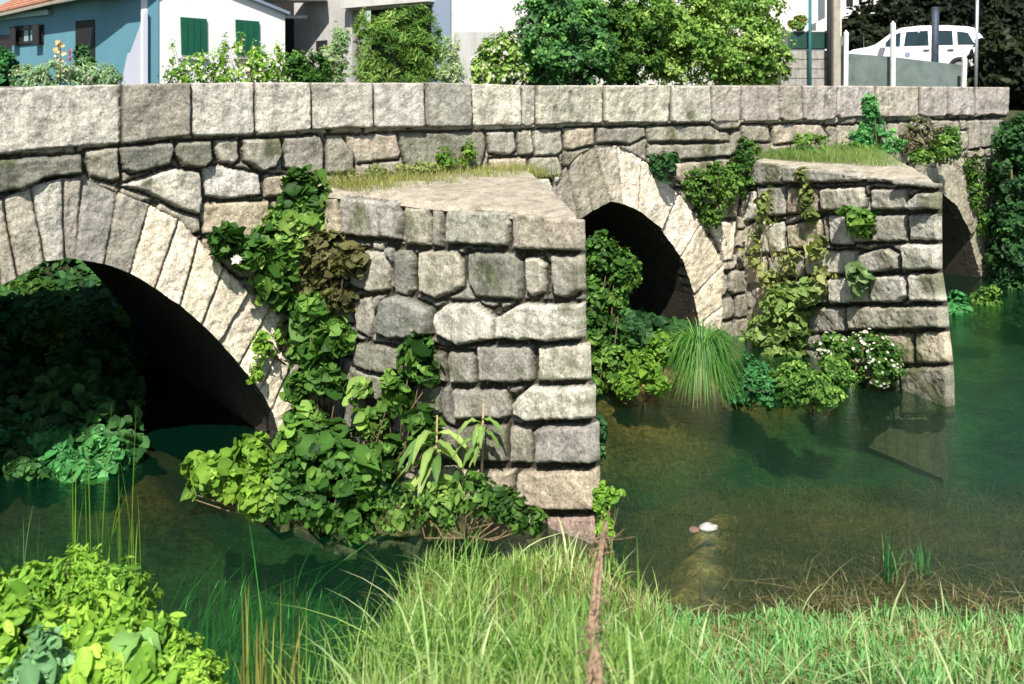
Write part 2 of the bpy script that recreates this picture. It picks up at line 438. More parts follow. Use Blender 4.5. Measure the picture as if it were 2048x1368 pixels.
for i in range(len(pj) - 1):
    x0, x1 = pj[i], pj[i + 1]
    xm = (x0 + x1) / 2
    col = LIGHT if xm < 1400 else (.46, .41, .36)
    if 242 < xm < 380: col = (.40, .37, .32)
    if 848 < xm < 942: col = (.37, .36, .32)
    e = 3
    poly = [(x0 + 1, yat(PTOP, x0) - 4), (xm, yat(PTOP, xm) - 4), (x1 - 1, yat(PTOP, x1) - 4), (x1 - 1, yat(PBOT, x1) - e - 6), (x1 - 6, yat(PBOT, x1) - e), (xm, yat(PBOT, xm) - e + rr.uniform(-4, 3)), (x0 + 6, yat(PBOT, x0) - e), (x0 + 1, yat(PBOT, x0) - e - 6)]
    pst.append((L(poly), col, .07))
zt = tl[0][1] + .05; zb = bl[0][1]
s = pst[0][0][0][0]
for w in (1.1, .9, 1.3, .9, 1.1, 1.0):
    pst.append(([(s - w, zt), (s, zt), (s, zb + .03), (s - w, zb)], LIGHT, .07)); s -= w
parapet = panel('parapet', WALL, parapet_region, pst, parent=bridge, res=.014, grow=.35, course=0, gap=.004, rnd=.014, warp=.007, off=-.03, seed=11, base_col=(.05, .045, .035), moss=.02)
core_reg = [(s_left + .02, tl[0][1] - .02)] + [(a + (-.03 if i == len(tl) - 1 else 0), b - .010) for i, (a, b) in enumerate(tl)] + [(a + (-.03 if i == 0 else 0), b + .04) for i, (a, b) in enumerate(bl[::-1])] + [(s_left + .02, bl[0][1])]
prism('parapet_core', core_reg, WALL, -.05, -.42, M['deckstone'], parapet)

# --- spandrel wall
SW = [
 ([(-80, 322), (60, 313), (165, 308), (168, 348), (90, 358), (45, 378), (-80, 402)], DARK, .12),
 ([(170, 302), (238, 294), (243, 358), (225, 366), (180, 352)], GREY), ([(240, 293), (345, 283), (352, 300), (340, 330), (262, 348), (245, 340)], DARK, .13),
 ([(352, 282), (422, 280), (426, 320), (408, 336), (365, 332), (350, 312)], DARK, .12), ([(428, 279), (478, 277), (482, 320), (470, 328), (440, 326), (430, 300)], GREY),
 ([(484, 278), (560, 274), (566, 305), (550, 335), (525, 345), (490, 322)], GREY, .12), ([(566, 274), (640, 270), (650, 300), (648, 345), (600, 350), (568, 335)], GREY),
 ([(652, 270), (684, 270), (708, 300), (712, 345), (655, 350)], GREY), ([(690, 270), (795, 267), (805, 305), (800, 318), (715, 328), (700, 300)], TAN),
 ([(797, 266), (970, 262), (974, 300), (960, 340), (815, 340)], DARK), ([(976, 263), (1030, 261), (1034, 300), (1020, 312), (980, 308)], GREY),
 ([(1034, 262), (1066, 260), (1070, 310), (1040, 312)], GREY), ([(1068, 260), (1126, 258), (1128, 300), (1115, 312), (1072, 314)], GREY),
 ([(1130, 257), (1192, 254), (1190, 290), (1150, 300), (1132, 300)], TAN), ([(1194, 255), (1292, 253), (1296, 272), (1262, 290), (1236, 285), (1196, 288)], GREY),
 ([(1294, 253), (1420, 250), (1440, 262), (1440, 282), (1300, 284)], GREY),
 ([(238, 372), (270, 360), (345, 335), (400, 342), (404, 400), (400, 432), (350, 415), (290, 385)], LIGHT, .12),
 ([(404, 336), (440, 330), (520, 347), (524, 392), (450, 400), (410, 392)], LIGHT), ([(528, 350), (620, 352), (640, 362), (640, 395), (530, 395)], TAN),
 ([(404, 405), (540, 402), (545, 470), (500, 478), (405, 470)], TAN), ([(545, 402), (640, 400), (640, 470), (550, 475)], TAN),
 ([(404, 478), (520, 480), (530, 560), (480, 555), (410, 500)], TAN), ([(524, 482), (640, 478), (640, 560), (560, 600), (530, 560)], TAN),
 ([(980, 318), (1056, 315), (1060, 352), (985, 358)], TAN), ([(1062, 316), (1118, 312), (1128, 350), (1100, 356), (1064, 350)], GREY),
 ([(1060, 358), (1100, 356), (1112, 390), (1060, 392)], LIGHT), ([(1112, 352), (1132, 345), (1146, 400), (1156, 440), (1118, 432), (1106, 390)], LIGHT),
 ([(1300, 290), (1460, 286), (1466, 312), (1340, 322), (1295, 312)], GREY), ([(1340, 326), (1428, 320), (1430, 362), (1360, 368)], TAN), ([(1432, 318), (1490, 312), (1490, 362), (1434, 366)], TAN),
 ([(1400, 372), (1490, 370), (1478, 436), (1410, 440)], TAN), ([(1415, 445), (1476, 442), (1470, 520), (1452, 524)], CREAM),
 ([(1290, 330), (1335, 326), (1355, 368), (1345, 380), (1300, 350)], TAN),
 ([(1484, 250), (1540, 249), (1545, 285), (1490, 285)], (.42, .38, .32)), ([(1545, 249), (1640, 247), (1660, 275), (1550, 290)], TAN),
 ([(1822, 241), (1862, 240), (1866, 268), (1822, 262)], (.42, .38, .32)), ([(1862, 240), (1920, 240), (1925, 260), (1870, 268)], (.42, .38, .32)), ([(1905, 264), (1935, 260), (1936, 298), (1915, 302), (1900, 285)], GREY),
 ([(1935, 241), (1962, 240), (1962, 296), (1940, 300)], (.42, .38, .32)), ([(1964, 240), (2012, 238), (2010, 292), (1966, 296)], GREY)]
sp = [(L(s[0]), *s[1:]) for s in SW]
s_right = WALL.loc(2005, 300)[0]
sp_region = [(s_left, -.8), (s_right, -.8), (s_right, bl[-1][1] + .05)] + [(a, b + .05) for a, b in bl[::-1]] + [(s_left, bl[0][1] + .05)]
ext = [[e for _, e in A_] for A_ in (A1, A2, A3)]
rings_out = [e + [(e[-1][0], -2), (e[0][0], -2)] for e in ext]
panel('spandrel_wall', WALL, sp_region, sp, exclude=rings_out, parent=bridge, res=.016, grow=.35, course=.36, gap=.008, tone=(.40, .36, .29), seed=21, moss=.1, raise_=.058, off=-.058, rnd=.026)
def ring(A_, tone_fn, seed, name='arch_ring', gap=.006, bc=(.12, .10, .075)):
    reg = [e for _, e in A_] + [i for i, _ in A_[::-1]]
    st = []
    for k in range(len(A_) - 1):
        (i0, e0), (i1, e1) = A_[k], A_[k + 1]
        st.append(([i0, e0, e1, i1], tone_fn(k), .04))
    # intrados and extrados edges must stay solid: grow stones a little beyond the ring
    st2 = []
    for p, c, h in st:
        (ix0, iy0), (ex0, ey0), (ex1, ey1), (ix1, iy1) = p
        g = .06
        def out(a, b, t): 
            d = math.hypot(b[0] - a[0], b[1] - a[1]) + 1e-9
            return (b[0] + (b[0] - a[0]) / d * t, b[1] + (b[1] - a[1]) / d * t)
        I0, E0, I1, E1 = (ix0, iy0), (ex0, ey0), (ix1, iy1), (ex1, ey1)
        st2.append(([out(E0, I0, g), out(I0, E0, .0), out(I1, E1, .0), out(E1, I1, g)], c, h))
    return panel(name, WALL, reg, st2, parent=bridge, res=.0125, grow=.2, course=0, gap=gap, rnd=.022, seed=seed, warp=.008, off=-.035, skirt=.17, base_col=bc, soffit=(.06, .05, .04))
r1cols = {7: LIGHT, 8: (.47, .42, .36), 9: (.33, .31, .27), 10: (.42, .385, .34)}
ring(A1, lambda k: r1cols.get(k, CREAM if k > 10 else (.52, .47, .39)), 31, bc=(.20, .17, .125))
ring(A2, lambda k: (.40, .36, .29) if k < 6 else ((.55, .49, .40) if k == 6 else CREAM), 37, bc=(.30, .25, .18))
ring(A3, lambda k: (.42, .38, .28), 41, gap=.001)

# --- vault body with the three barrel openings
body = [(s_left + .05, -1.0)]
for A_ in (A1, A2, A3):
    body += [i for i, _ in A_]
body += [(s_right - .05, -1.0), (s_right - .05, 3.25), (s_left + .05, 3.25)]
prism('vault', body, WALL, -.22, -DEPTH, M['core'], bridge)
prism('roadway', [(s_left + .05, 3.254), (s_right - .05, 3.254), (s_right - .05, 3.32), (s_left + .05, 3.32)], WALL, -.43, -DEPTH + .43, M['deckstone'], bridge)
prism('far_parapet', [(s_left + .05, 3.25), (s_right - .05, 3.25), (s_right - .05, 3.85), (s_left + .05, 3.97)], WALL, -DEPTH + .42, -DEPTH - .02, M['deckstone'], bridge)

# --- pointed piers
def pier(top_root, top_apex, bot_apex, s_rroot, zt, cap_h, face_px, stones, tone, seed, moss, captop):
    """top_root etc. in world coordinates"""
    e1 = top_apex - top_root
    pl = Plane(top_root, e1, -(bot_apex - top_apex) )
    if pl.e2[2] < 0: pl.e2 = -pl.e2
    pl.n = np.cross(pl.e1, pl.e2)
    if pl.n[1] > 0: pl.n = -pl.n
    reg = [pl.loc(x, y) for x, y in face_px]
    bz = lambda a: (zt + .005 - pl.O[2] - a * pl.e1[2]) / pl.e2[2]
    La = pl.loc(*face_px[-1])[0]; Ra = (top_apex - pl.O) @ pl.e1 + .01
    reg = [(min(La, -.05), bz(-.05)), (Ra, bz(Ra))] + reg
    st = [([pl.loc(x, y) for x, y in s[0]], *s[1:]) for s in stones]
    rroot = WALL.w(s_rroot, 0, .0)
    Ai, Bi = top_apex, bot_apex
    def inset(p, k):                                    # core stays just inside the facing
        return p - pl.n * k
    tr = top_root + pl.e1 * -.15; br = pl.w(0, 0) * 0
    b_l = np.array([*(top_root[:2] - pl.e1[:2] * .15), -1.0])
    ap_dir = bot_apex - top_apex; ap_bot = top_apex + ap_dir * ((-1.0 - top_apex[2]) / ap_dir[2])
    V = [inset(np.array([tr[0], tr[1], zt]), .085), inset(np.array([top_apex[0], top_apex[1], zt]), .085) - pl.e1 * .16, np.array([rroot[0], rroot[1], zt]),
         inset(b_l, .085), inset(ap_bot, .085) - pl.e1 * .16, np.array([rroot[0] + .1, rroot[1], -1.0])]
    core = link('cutwater', mesh_py('cutwater', V, [[0, 1, 2], [3, 5, 4], [0, 3, 4, 1], [1, 4, 5, 2], [2, 5, 3, 0]]), M['deckstone'], bridge)
    panel('stone_facing', pl, reg, st, parent=core, res=.014, course=.40, tone=tone, seed=seed, moss=moss, raise_=.08, gap=.012, rnd=.032, warp=.02, off=-.045, skirt=.05)
    # cap: a worn flat top, slightly domed, reaching the front edge
    tri = [np.array([tr[0], tr[1]]), np.array([top_apex[0], top_apex[1]]) + pl.n[:2] * .02 + pl.e1[:2] * .01, np.array([rroot[0], rroot[1]])]
    tri[0] = tri[0] + pl.n[:2] * .02
    n = 60; Vc = []; Fc = []; ids = {}
    for i in range(n + 1):
        for j in range(n + 1 - i):
            a, b = i / n, j / n; c = max(0.0, 1 - a - b); c2 = c ** 1.8; f_ = (1 - c2) / max(1e-6, a + b) if c < 1 else 0; a, b, c = a * f_, b * f_, c2
            p = tri[0] * a + tri[1] * b + tri[2] * c
            front = c                                   # 0 on the front edge
            z = zt + .03 + captop * (1 - math.exp(-min(front, 1) * 5)) + .035 * float(fbm(np.array([p[0] * 3]), np.array([p[1] * 3]), 5)[0]) * min(1, .3 + front * 6)
            z -= .07 * math.exp(-c * 45)
            p = p + pl.n[:2] * .02 * float(fbm(np.array([a * 9]), np.array([.5]), seed, 2)[0]) * math.exp(-c * 12)
            ids[i, j] = len(Vc); Vc.append((p[0], p[1], z))
    for i in range(n):
        for j in range(n - i):
            Fc.append((ids[i, j], ids[i + 1, j], ids[i, j + 1]))
            if (i + 1, j + 1) in ids and j < n - i - 1: Fc.append((ids[i + 1, j], ids[i + 1, j + 1], ids[i, j + 1]))
    link('cap', mesh_py('cap', Vc, Fc, True), M['capstone'], core)
    return pl, core

P1R = WALL.hit(606, 372); P1R[2] = 2.85
P1A = at(1157, 430, 8.9); P1B = at(1189, 1085, 8.77)
P1S = [
 ([(622, 395), (680, 392), (684, 470), (640, 480), (622, 460)], TAN), ([(686, 388), (808, 404), (806, 480), (735, 475), (688, 470)], (.36, .34, .29), .13),
 ([(812, 410), (864, 414), (862, 494), (812, 488)], GREY), ([(867, 416), (892, 418), (886, 494), (865, 494)], GREY), ([(895, 418), (1024, 421), (1018, 494), (895, 490)], (.35, .34, .29)), ([(1028, 422), (1168, 432), (1168, 503), (1030, 500)], (.45, .40, .33), .12),
 ([(742, 480), (770, 482), (768, 502), (745, 502)], GREY, .06), ([(700, 505), (760, 495), (783, 530), (780, 580), (740, 588), (700, 570)], GREY), ([(790, 500), (826, 497), (832, 520), (830, 580), (815, 596), (792, 588)], DARK),
 ([(838, 502), (910, 497), (926, 520), (926, 575), (875, 602), (840, 585)], GREY), ([(932, 505), (1035, 504), (1044, 525), (1042, 600), (950, 598), (934, 560)], (.26, .26, .22)), ([(1050, 512), (1082, 510), (1092, 530), (1090, 588), (1060, 598), (1050, 580)], GREY), ([(1102, 508), (1170, 508), (1170, 580), (1130, 598), (1105, 590)], GREY),
 ([(705, 600), (740, 590), (752, 640), (740, 680), (710, 660)], GREY, .06), ([(752, 640), (772, 590), (800, 588), (868, 618), (866, 670), (800, 680), (755, 668)], (.27, .27, .23), .15), ([(874, 622), (900, 606), (950, 606), (994, 632), (992, 680), (920, 692), (876, 670)], LIGHT, .14), ([(998, 632), (1040, 604), (1170, 604), (1172, 680), (1100, 684), (1000, 678)], LIGHT, .14),
 ([(705, 684), (800, 692), (805, 740), (780, 750), (710, 735)], DARK), ([(812, 700), (890, 704), (892, 768), (815, 765)], DARK), ([(896, 702), (948, 704), (950, 768), (900, 768)], GREY), ([(955, 690), (1066, 688), (1068, 766), (960, 766)], GREY), ([(1076, 690), (1180, 686), (1184, 762), (1078, 762)], LIGHT),
 ([(905, 776), (1010, 776), (1024, 815), (1020, 838), (910, 840)], GREY), ([(1026, 802), (1060, 770), (1184, 768), (1192, 838), (1060, 845), (1030, 830)], LIGHT, .14),
 ([(1018, 850), (1066, 852), (1066, 928), (1020, 930)], GREY), ([(1072, 854), (1095, 848), (1192, 845), (1198, 926), (1075, 925)], (.43, .40, .35), .14), ([(915, 850), (1012, 848), (1012, 925), (920, 925)], DARK),
 ([(1038, 938), (1200, 934), (1202, 1022), (1100, 1022), (1033, 1005)], (.50, .42, .32), .13), ([(920, 935), (1030, 938), (1028, 1005), (930, 1005)], TAN), ([(1092, 1032), (1204, 1030), (1204, 1120), (1092, 1120)], (.40, .29, .24)), ([(985, 1014), (1086, 1032), (1086, 1120), (985, 1120)], TAN),
 ([(755, 925), (822, 922), (832, 985), (765, 992)], (.45, .40, .34)), ([(835, 930), (912, 930), (915, 1000), (840, 1000)], GREY), ([(745, 1000), (830, 1000), (840, 1075), (745, 1075)], TAN), ([(845, 1010), (978, 1014), (978, 1090), (845, 1090)], TAN)]
face1 = [(1159, 500), (1160, 560), (1161, 600), (1160, 680), (1169, 690), (1171, 765), (1179, 770), (1180, 842), (1187, 850), (1188, 930), (1190, 1025), (1188, 1120), (580, 1120), (580, 600)]
PL1, PC1 = pier(P1R, P1A, P1B, .15, 2.80, 0, face1, P1S, (.27, .26, .22), 51, .12, .07)

P2R = WALL.hit(1488, 327); P2R[2] = 2.75
P2A = at(1873, 362, 12.4); P2B = at(1899, 812, 12.38)
P2S = [
 ([(1492, 326), (1565, 318), (1568, 368), (1492, 372)], (.36, .34, .29)), ([(1572, 318), (1725, 316), (1728, 362), (1660, 366), (1574, 366)], (.37, .35, .29), .12), ([(1733, 322), (1790, 328), (1792, 366), (1735, 366)], (.37, .35, .29)), ([(1796, 330), (1845, 336), (1885, 358), (1885, 378), (1796, 372)], GREY, .14),
 ([(1474, 385), (1512, 380), (1516, 415), (1510, 440), (1476, 445)], LIGHT), ([(1520, 375), (1570, 372), (1574, 430), (1540, 434), (1520, 415)], GREY), ([(1577, 374), (1640, 376), (1640, 425), (1578, 428)], (.36, .29, .23)), ([(1645, 376), (1730, 372), (1736, 400), (1730, 420), (1648, 422)], LIGHT, .13), ([(1742, 378), (1815, 376), (1820, 420), (1745, 420)], GREY), ([(1822, 398), (1842, 382), (1884, 382), (1884, 420), (1825, 420)], LIGHT, .14),
 ([(1478, 450), (1568, 442), (1570, 508), (1482, 508)], LIGHT), ([(1575, 450), (1645, 436), (1650, 495), (1578, 497)], TAN), ([(1655, 430), (1704, 428), (1707, 490), (1660, 490)], LIGHT), ([(1710, 430), (1812, 427), (1812, 484), (1712, 485)], GREY), ([(1815, 428), (1886, 426), (1886, 481), (1818, 482)], LIGHT),
 ([(1485, 515), (1532, 512), (1536, 568), (1480, 570)], TAN), ([(1538, 512), (1605, 508), (1610, 555), (1542, 560)], GREY), ([(1610, 502), (1715, 500), (1718, 548), (1615, 552)], LIGHT), ([(1722, 505), (1780, 494), (1802, 510), (1800, 538), (1765, 545), (1726, 543)], GREY, .14), ([(1806, 487), (1888, 486), (1890, 540), (1810, 542)], LIGHT, .13),
 ([(1448, 580), (1505, 575), (1508, 618), (1450, 625)], GREY), ([(1512, 574), (1555, 570), (1560, 610), (1515, 612)], TAN), ([(1562, 562), (1655, 558), (1655, 606), (1565, 610)], LIGHT), ([(1660, 558), (1738, 551), (1740, 605), (1666, 608)], LIGHT, .13), ([(1742, 551), (1812, 547), (1820, 590), (1800, 606), (1744, 606)], LIGHT, .13), ([(1820, 547), (1892, 545), (1896, 604), (1823, 604)], LIGHT, .13),
 ([(1440, 632), (1520, 618), (1525, 670), (1442, 684)], TAN), ([(1530, 616), (1595, 614), (1597, 668), (1532, 670)], TAN), ([(1600, 614), (1696, 613), (1697, 665), (1600, 668)], (.43, .40, .33)), ([(1700, 613), (1900, 610), (1902, 656), (1702, 661)], (.45, .42, .35), .13),
 ([(1830, 664), (1904, 662), (1908, 725), (1832, 730)], TAN), ([(1800, 735), (1910, 731), (1912, 830), (1800, 830)], (.38, .35, .29)), ([(1700, 668), (1825, 666), (1827, 728), (1702, 730)], TAN)]
face2 = [(1873, 430), (1874, 545), (1884, 608), (1888, 658), (1893, 700), (1898, 760), (1899, 840), (1425, 840), (1432, 700), (1450, 580), (1474, 440)]
PL2, PC2 = pier(P2R, P2A, P2B, 7.9, 2.74, 0, face2, P2S, (.33, .31, .26), 61, .2, .06)

# ------------------------------------------------------------------ terrain and water
def wallq(x, y):      # s along the wall, q behind the wall face
    return x * .7962 + (y - 13.02) * .6051, -(x * .6051 - (y - 13.02) * .7962)
def edgeY(x):
    return np.interp(x, [-9, -5, -3.4, -2.7, -2.3, -1.25, -1.0, -.8, .45, .85, 1.2, 2.5, 6, 12], [8.6, 8.2, 7.6, 6.6, 6.3, 6.3, 7.0, 8.1, 8.6, 8.3, 7.5, 7.5, 7.2, 7.1])
def ground(x, y):
    x = np.asarray(x, float); y = np.asarray(y, float)
    s, q = wallq(x, y)
    d = edgeY(x) - y
    up = np.interp(d, [0, .4, 1.2, 2.4, 3.6, 6, 9], [0, .05, .16, .50, 1.0, 1.8, 2.4])
    k = np.interp(x, [-3.4, -2.9, .5, 1.0, 1.6, 2.4, 9], [1.6, .6, .55, .4, .22, .10, .12]) * (1 + .5 * fbm(x * .9, y * .9, 91, 3))
    dn = -np.clip(-d * k, 0, 1.1) - np.clip((-d - 2.4) * .5, 0, .8)
    dn = np.maximum(dn, -1.1)
    near = np.where(d > 0, up, dn)
    fb = np.clip((q - 7.9) * 1.0, 0, 3.9) - .8
    z = np.where(q > 7.0, np.maximum(fb, -.8), near)
    z = np.where((s > 13.0) & (q > -1), np.maximum(z, np.clip((s - 13.0) * 1.4 - .6, -.8, 3.1)), z)
    z = np.where((s < -8.6) & (q > -.8), np.maximum(z, np.clip((-8.6 - s) * 1.2 - .6, -.8, 3.1)), z)
    vb = np.clip((y - 10.75) * 1.2, -1.2, .30)
    vb = np.minimum(vb, (-.375 * y - x) * .8 - .1)
    z = np.where((y > 10.2) & (q < 8.2) & (x < 0), np.maximum(z, vb), z)
    # raised lane on the right behind the retaining wall
    z = np.where((y > 28.8 - .0 * x) & (x > 6.5), np.maximum(z, 4.0), z)
    # mud under the middle arch and along the second pier
    mud = .30 - ((s - 2.1) / 2.2) ** 2 * .5 - (np.clip(-q, 0, 9) * .55) ** 2
    z = np.where((s > -.5) & (s < 4.6) & (q < 7) & (q > -2.0), np.maximum(z, mud), z)
    return z + .04 * fbm(x * 1.3, y * 1.3, 3, 4)
gx = np.concatenate([np.linspace(-400, -30, 24)[:-1], np.linspace(-30, -8, 60)[:-1], np.linspace(-8, 14, 280)[:-1], np.linspace(14, 50, 70)[:-1], np.linspace(50, 400, 24)])
gy = np.concatenate([np.linspace(-60, 0, 24)[:-1], np.linspace(0, 32, 380)[:-1], np.linspace(32, 80, 60)[:-1], np.linspace(80, 700, 30)])
GX, GY = np.meshgrid(gx, gy); GZ = ground(GX, GY)
idx = np.arange(GX.size).reshape(GX.shape)
q = np.stack([idx[:-1, :-1], idx[:-1, 1:], idx[1:, 1:], idx[1:, :-1]], -1).reshape(-1, 4)
gc = np.ones(GX.shape + (3,))
gv = np.stack([GX, GY, GZ], -1)
# pale bed streak painted as the arch ring's reflection, yellow silt near the pier
ring_reflection = np.exp(-((GX - (1.3 + .28 * (GY - 7.6) + .06 * np.sin(GY * 9))) / .17) ** 2) * np.clip((11.0 - GY) * 1.0, 0, 1) * (GY > 7.0)
gv[..., 2] += ring_reflection * .12 * (GZ < -.2)
gc = gc * 1.5
deep = np.clip((-GZ - .35) / .5, 0, 1)[..., None]
gc = gc * np.array([1.7, 1.35, .95])
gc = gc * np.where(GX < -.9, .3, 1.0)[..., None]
gc = gc * (1 - deep) + deep * np.array([.2, 1.0, .66])
gc = gc * (1 - ring_reflection[..., None]) + ring_reflection[..., None] * np.array([6.0, 5.2, 3.8])
grassy = np.clip(GZ * 4, 0, 1)[..., None]
gc = gc * (1 - grassy) + grassy * np.array([.35, .5, .2])
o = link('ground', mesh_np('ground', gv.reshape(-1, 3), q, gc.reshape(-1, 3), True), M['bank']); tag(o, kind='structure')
wv = []; wx = np.linspace(-60, 60, 2); 
o = link('river_water', mesh_py('river_water', [(-60, 3, 0), (80, 3, 0), (80, 60, 0), (-60, 60, 0)], [(0, 1, 2, 3)]), M['water']); tag(o, kind='structure')

# ------------------------------------------------------------------ vegetation makers
def unit(v): return v / (np.linalg.norm(v, axis=-1, keepdims=True) + 1e-9)
def leafmesh(name, P, Nrm, size, cols, aspect=.62, droop=.3, jit=.3, shape='oval', r=None):
    r = r or rng
    n = len(P)
    Nn = unit(Nrm + r.normal(0, .45, (n, 3)))
    t = r.normal(0, 1, (n, 3)); t[:, 2] -= droop * 2
    T = unit(t - Nn * (t * Nn).sum(1, keepdims=True)); Bt = np.cross(Nn, T)
    s = size * np.exp(r.normal(0, jit, n)); s = s[:, None]
    w = s * aspect * .5
    fold = r.uniform(.05, .35, (n, 1)) * w * 1.5; curl = r.uniform(-.1, .35, (n, 1)) * s
    side = {'oval': [(.12, .55), (.42, 1.0), (.78, .66)], 'ivy': [(-.06, .62), (.22, 1.05), (.62, .66)]}.get(shape)
    pts = [(0, 0, 0), (.45, 0, 0), (1, 0, 0)] + [(u, v, .9) for u, v in side] + [(u, -v, .9) for u, v in side]
    faces = [(0, 3, 4, 1), (1, 4, 5, 2), (1, 7, 6, 0), (2, 8, 7, 1)]
    V = np.stack([P + T * s * (u - .5) + Bt * w * v + Nn * (fold * f - curl * u * u) for u, v, f in pts], 1)
    k = len(pts); base = (np.arange(n) * k)[:, None, None]
    Fq = (np.array(faces)[None] + base).reshape(-1, 4)
    C = np.repeat(cols[:, None, :], k, 1); C[:, :3] *= 1.25; C[:, 3:] *= .9
    return V.reshape(-1, 3), Fq, C.reshape(-1, 3)
def pal(n, stops, P=None, seed=0, bright=1.0, r=None, freq=2.2):
    """per-leaf colour: a blend of leaf ages, clumped in space"""
    r = r or rng
    st = np.array(stops, float)
    t = r.uniform(0, 1, n)
    if P is not None:
        nz = fbm(P[:, 0] * freq + P[:, 1] * 1.3, P[:, 2] * freq + P[:, 1] * .7, seed, 3) * .9 + .5
        t = np.clip(.5 * t + .5 * nz, 0, .999)
    x = t * (len(st) - 1); i = np.minimum(x.astype(int), len(st) - 2); f = (x - i)[:, None]
    c = st[i] * (1 - f) + st[i + 1] * f
    return c * r.uniform(.75, 1.2, (n, 1)) * bright
def cloud(blobs, n, r=None, lump=.35, seed=0, hollow=.55):
    """points and outward directions spread through lumpy, gappy ellipsoids with stray sprigs; blobs = [(centre, (rx, ry, rz))]"""
    r = r or rng
    vol = np.array([np.prod(b[1]) ** (2 / 3) for b in blobs]); pr = vol / vol.sum()
    N_ = int(n * 1.7)
    k = r.choice(len(blobs), N_, p=pr)
    c = np.array([b[0] for b in blobs])[k]; rad = np.array([b[1] for b in blobs], float)[k]
    d = unit(r.normal(0, 1, (N_, 3)))
    rr_ = r.uniform(hollow ** 3, 1, N_) ** (1 / 3)
    az = np.arctan2(d[:, 1], d[:, 0]) * 2.2; el = d[:, 2] * 3.5
    lm = 1 + lump * fbm(az + k * 3.1, el + k * 1.7, seed + 5, 3) * 1.2
    nd = 14 * len(blobs); dirs = unit(r.normal(0, 1, (nd, 3)) + np.array([0, 0, .35])); lens = r.uniform(1.0, 1.45, nd)
    sp = r.uniform(0, 1, N_) < .13
    ki = (k * 14 + r.integers(0, 14, N_)) % nd
    d = np.where(sp[:, None], unit(dirs[ki] + r.normal(0, .09, (N_, 3))), d)
    f = np.where(sp, r.uniform(.7, 1, N_) * lens[ki], rr_ * lm)
    p = c + d * rad * f[:, None]
    fr = 1.5 / np.mean([b[1][0] for b in blobs])
    nz = fbm(p[:, 0] * fr * 1.6 + p[:, 1] * fr * .8 + 31, p[:, 2] * fr * 1.8 - p[:, 1] * fr * .6, seed + 31, 3)
    keep = np.argsort(-(nz + r.uniform(0, .45, N_) + sp * .3))[:n]
    return p[keep], d[keep]
def tubes(name, paths, mat, parent=None, sides=5, smooth=True):
    V = []; Fc = []
    for pts, rads in paths:
        pts = np.array(pts, float); m = len(pts)
        if np.isscalar(rads): rads = [rads] * m
        base = len(V)
        for i in range(m):
            t = pts[min(i + 1, m - 1)] - pts[max(i - 1, 0)]; t /= np.linalg.norm(t) + 1e-9
            u = np.cross(t, [0.3, .2, 1] if abs(t[2]) < .9 else [1, 0, 0]); u /= np.linalg.norm(u); v = np.cross(t, u)
            for k in range(sides):
                a = 2 * math.pi * k / sides; V.append(pts[i] + rads[i] * (u * math.cos(a) + v * math.sin(a)))
        for i in range(m - 1):
            for k in range(sides):
                a = base + i * sides + k; b = base + i * sides + (k + 1) % sides
                Fc.append((a, b, b + sides, a + sides))
        Fc.append(tuple(base + k for k in range(sides))[::-1]); Fc.append(tuple(base + (m - 1) * sides + k for k in range(sides)))
    return link(name, mesh_py(name, V, Fc, smooth), mat, parent)

G_IVY = [(.008, .03, .006), (.025, .075, .012), (.065, .15, .025), (.14, .26, .045), (.28, .40, .10)]
G_DARK = [(.008, .03, .012), (.02, .06, .02), (.04, .11, .03), (.08, .19, .05)]
G_YEL = [(.05, .13, .015), (.13, .27, .03), (.24, .42, .05), (.38, .54, .08)]
G_TEAL = [(.010, .055, .02), (.025, .12, .035), (.06, .21, .06), (.15, .34, .11)]
G_PALE = [(.08, .16, .06), (.16, .26, .10), (.30, .38, .2), (.45, .48, .33)]
G_OLIVE = [(.05, .08, .02), (.11, .15, .04), (.2, .24, .07), (.3, .32, .12)]
def shrub(name, label, cat, blobs, n, size, pals, base=None, shape='oval', aspect=.62, group=None, bright=1.0, lump=.4, stemr=.012, hollow=.45, stems=True, mat=None, flowers=None, seed=None, jit=.42):
    sd = seed if seed is not None else int(rng.integers(1e6)); r = np.random.default_rng(sd)
    if base is None:
        c = np.mean([b[0] for b in blobs], 0); base = (c[0], c[1], min(b[0][2] - b[1][2] for b in blobs))
    e = empty(name, tuple(base), label, cat, group)
    P, D = cloud(blobs, n, r, lump, sd % 97, hollow)
    Nrm = D * .8 + np.array([0, -.25, .55])
    C = pal(n, pals, P, sd % 89, bright, r)
    V, Fq, Cc = leafmesh('foliage', P, Nrm, size, C, aspect, .3, jit, shape, r)
    link('foliage', mesh_np('foliage', V, Fq, Cc, True), mat or M['leaf'], e)
    if stems:
        paths = []
        for c, rad in blobs:
            b = np.array(base, float); c = np.array(c, float)
            for k in range(3):
                tip = c + unit(r.normal(0, 1, 3)) * np.array(rad) * .8
                mid = (b + tip) / 2 + r.normal(0, .08, 3)
                mid[2] = max(mid[2], b[2] + .02); paths.append(([b + r.normal(0, .03, 3), mid, tip], [stemr, stemr * .7, stemr * .3]))
        tubes('stem', paths, M['stem'], e, 4)
    if flowers:
        nf, fs, fc = flowers
        Pf, Df = cloud(blobs, nf, r, lump, sd % 97, .93)
        quad_flowers('flower', Pf, Df + np.array([0, -.5, .5]), fs, fc, e, r)
    return e
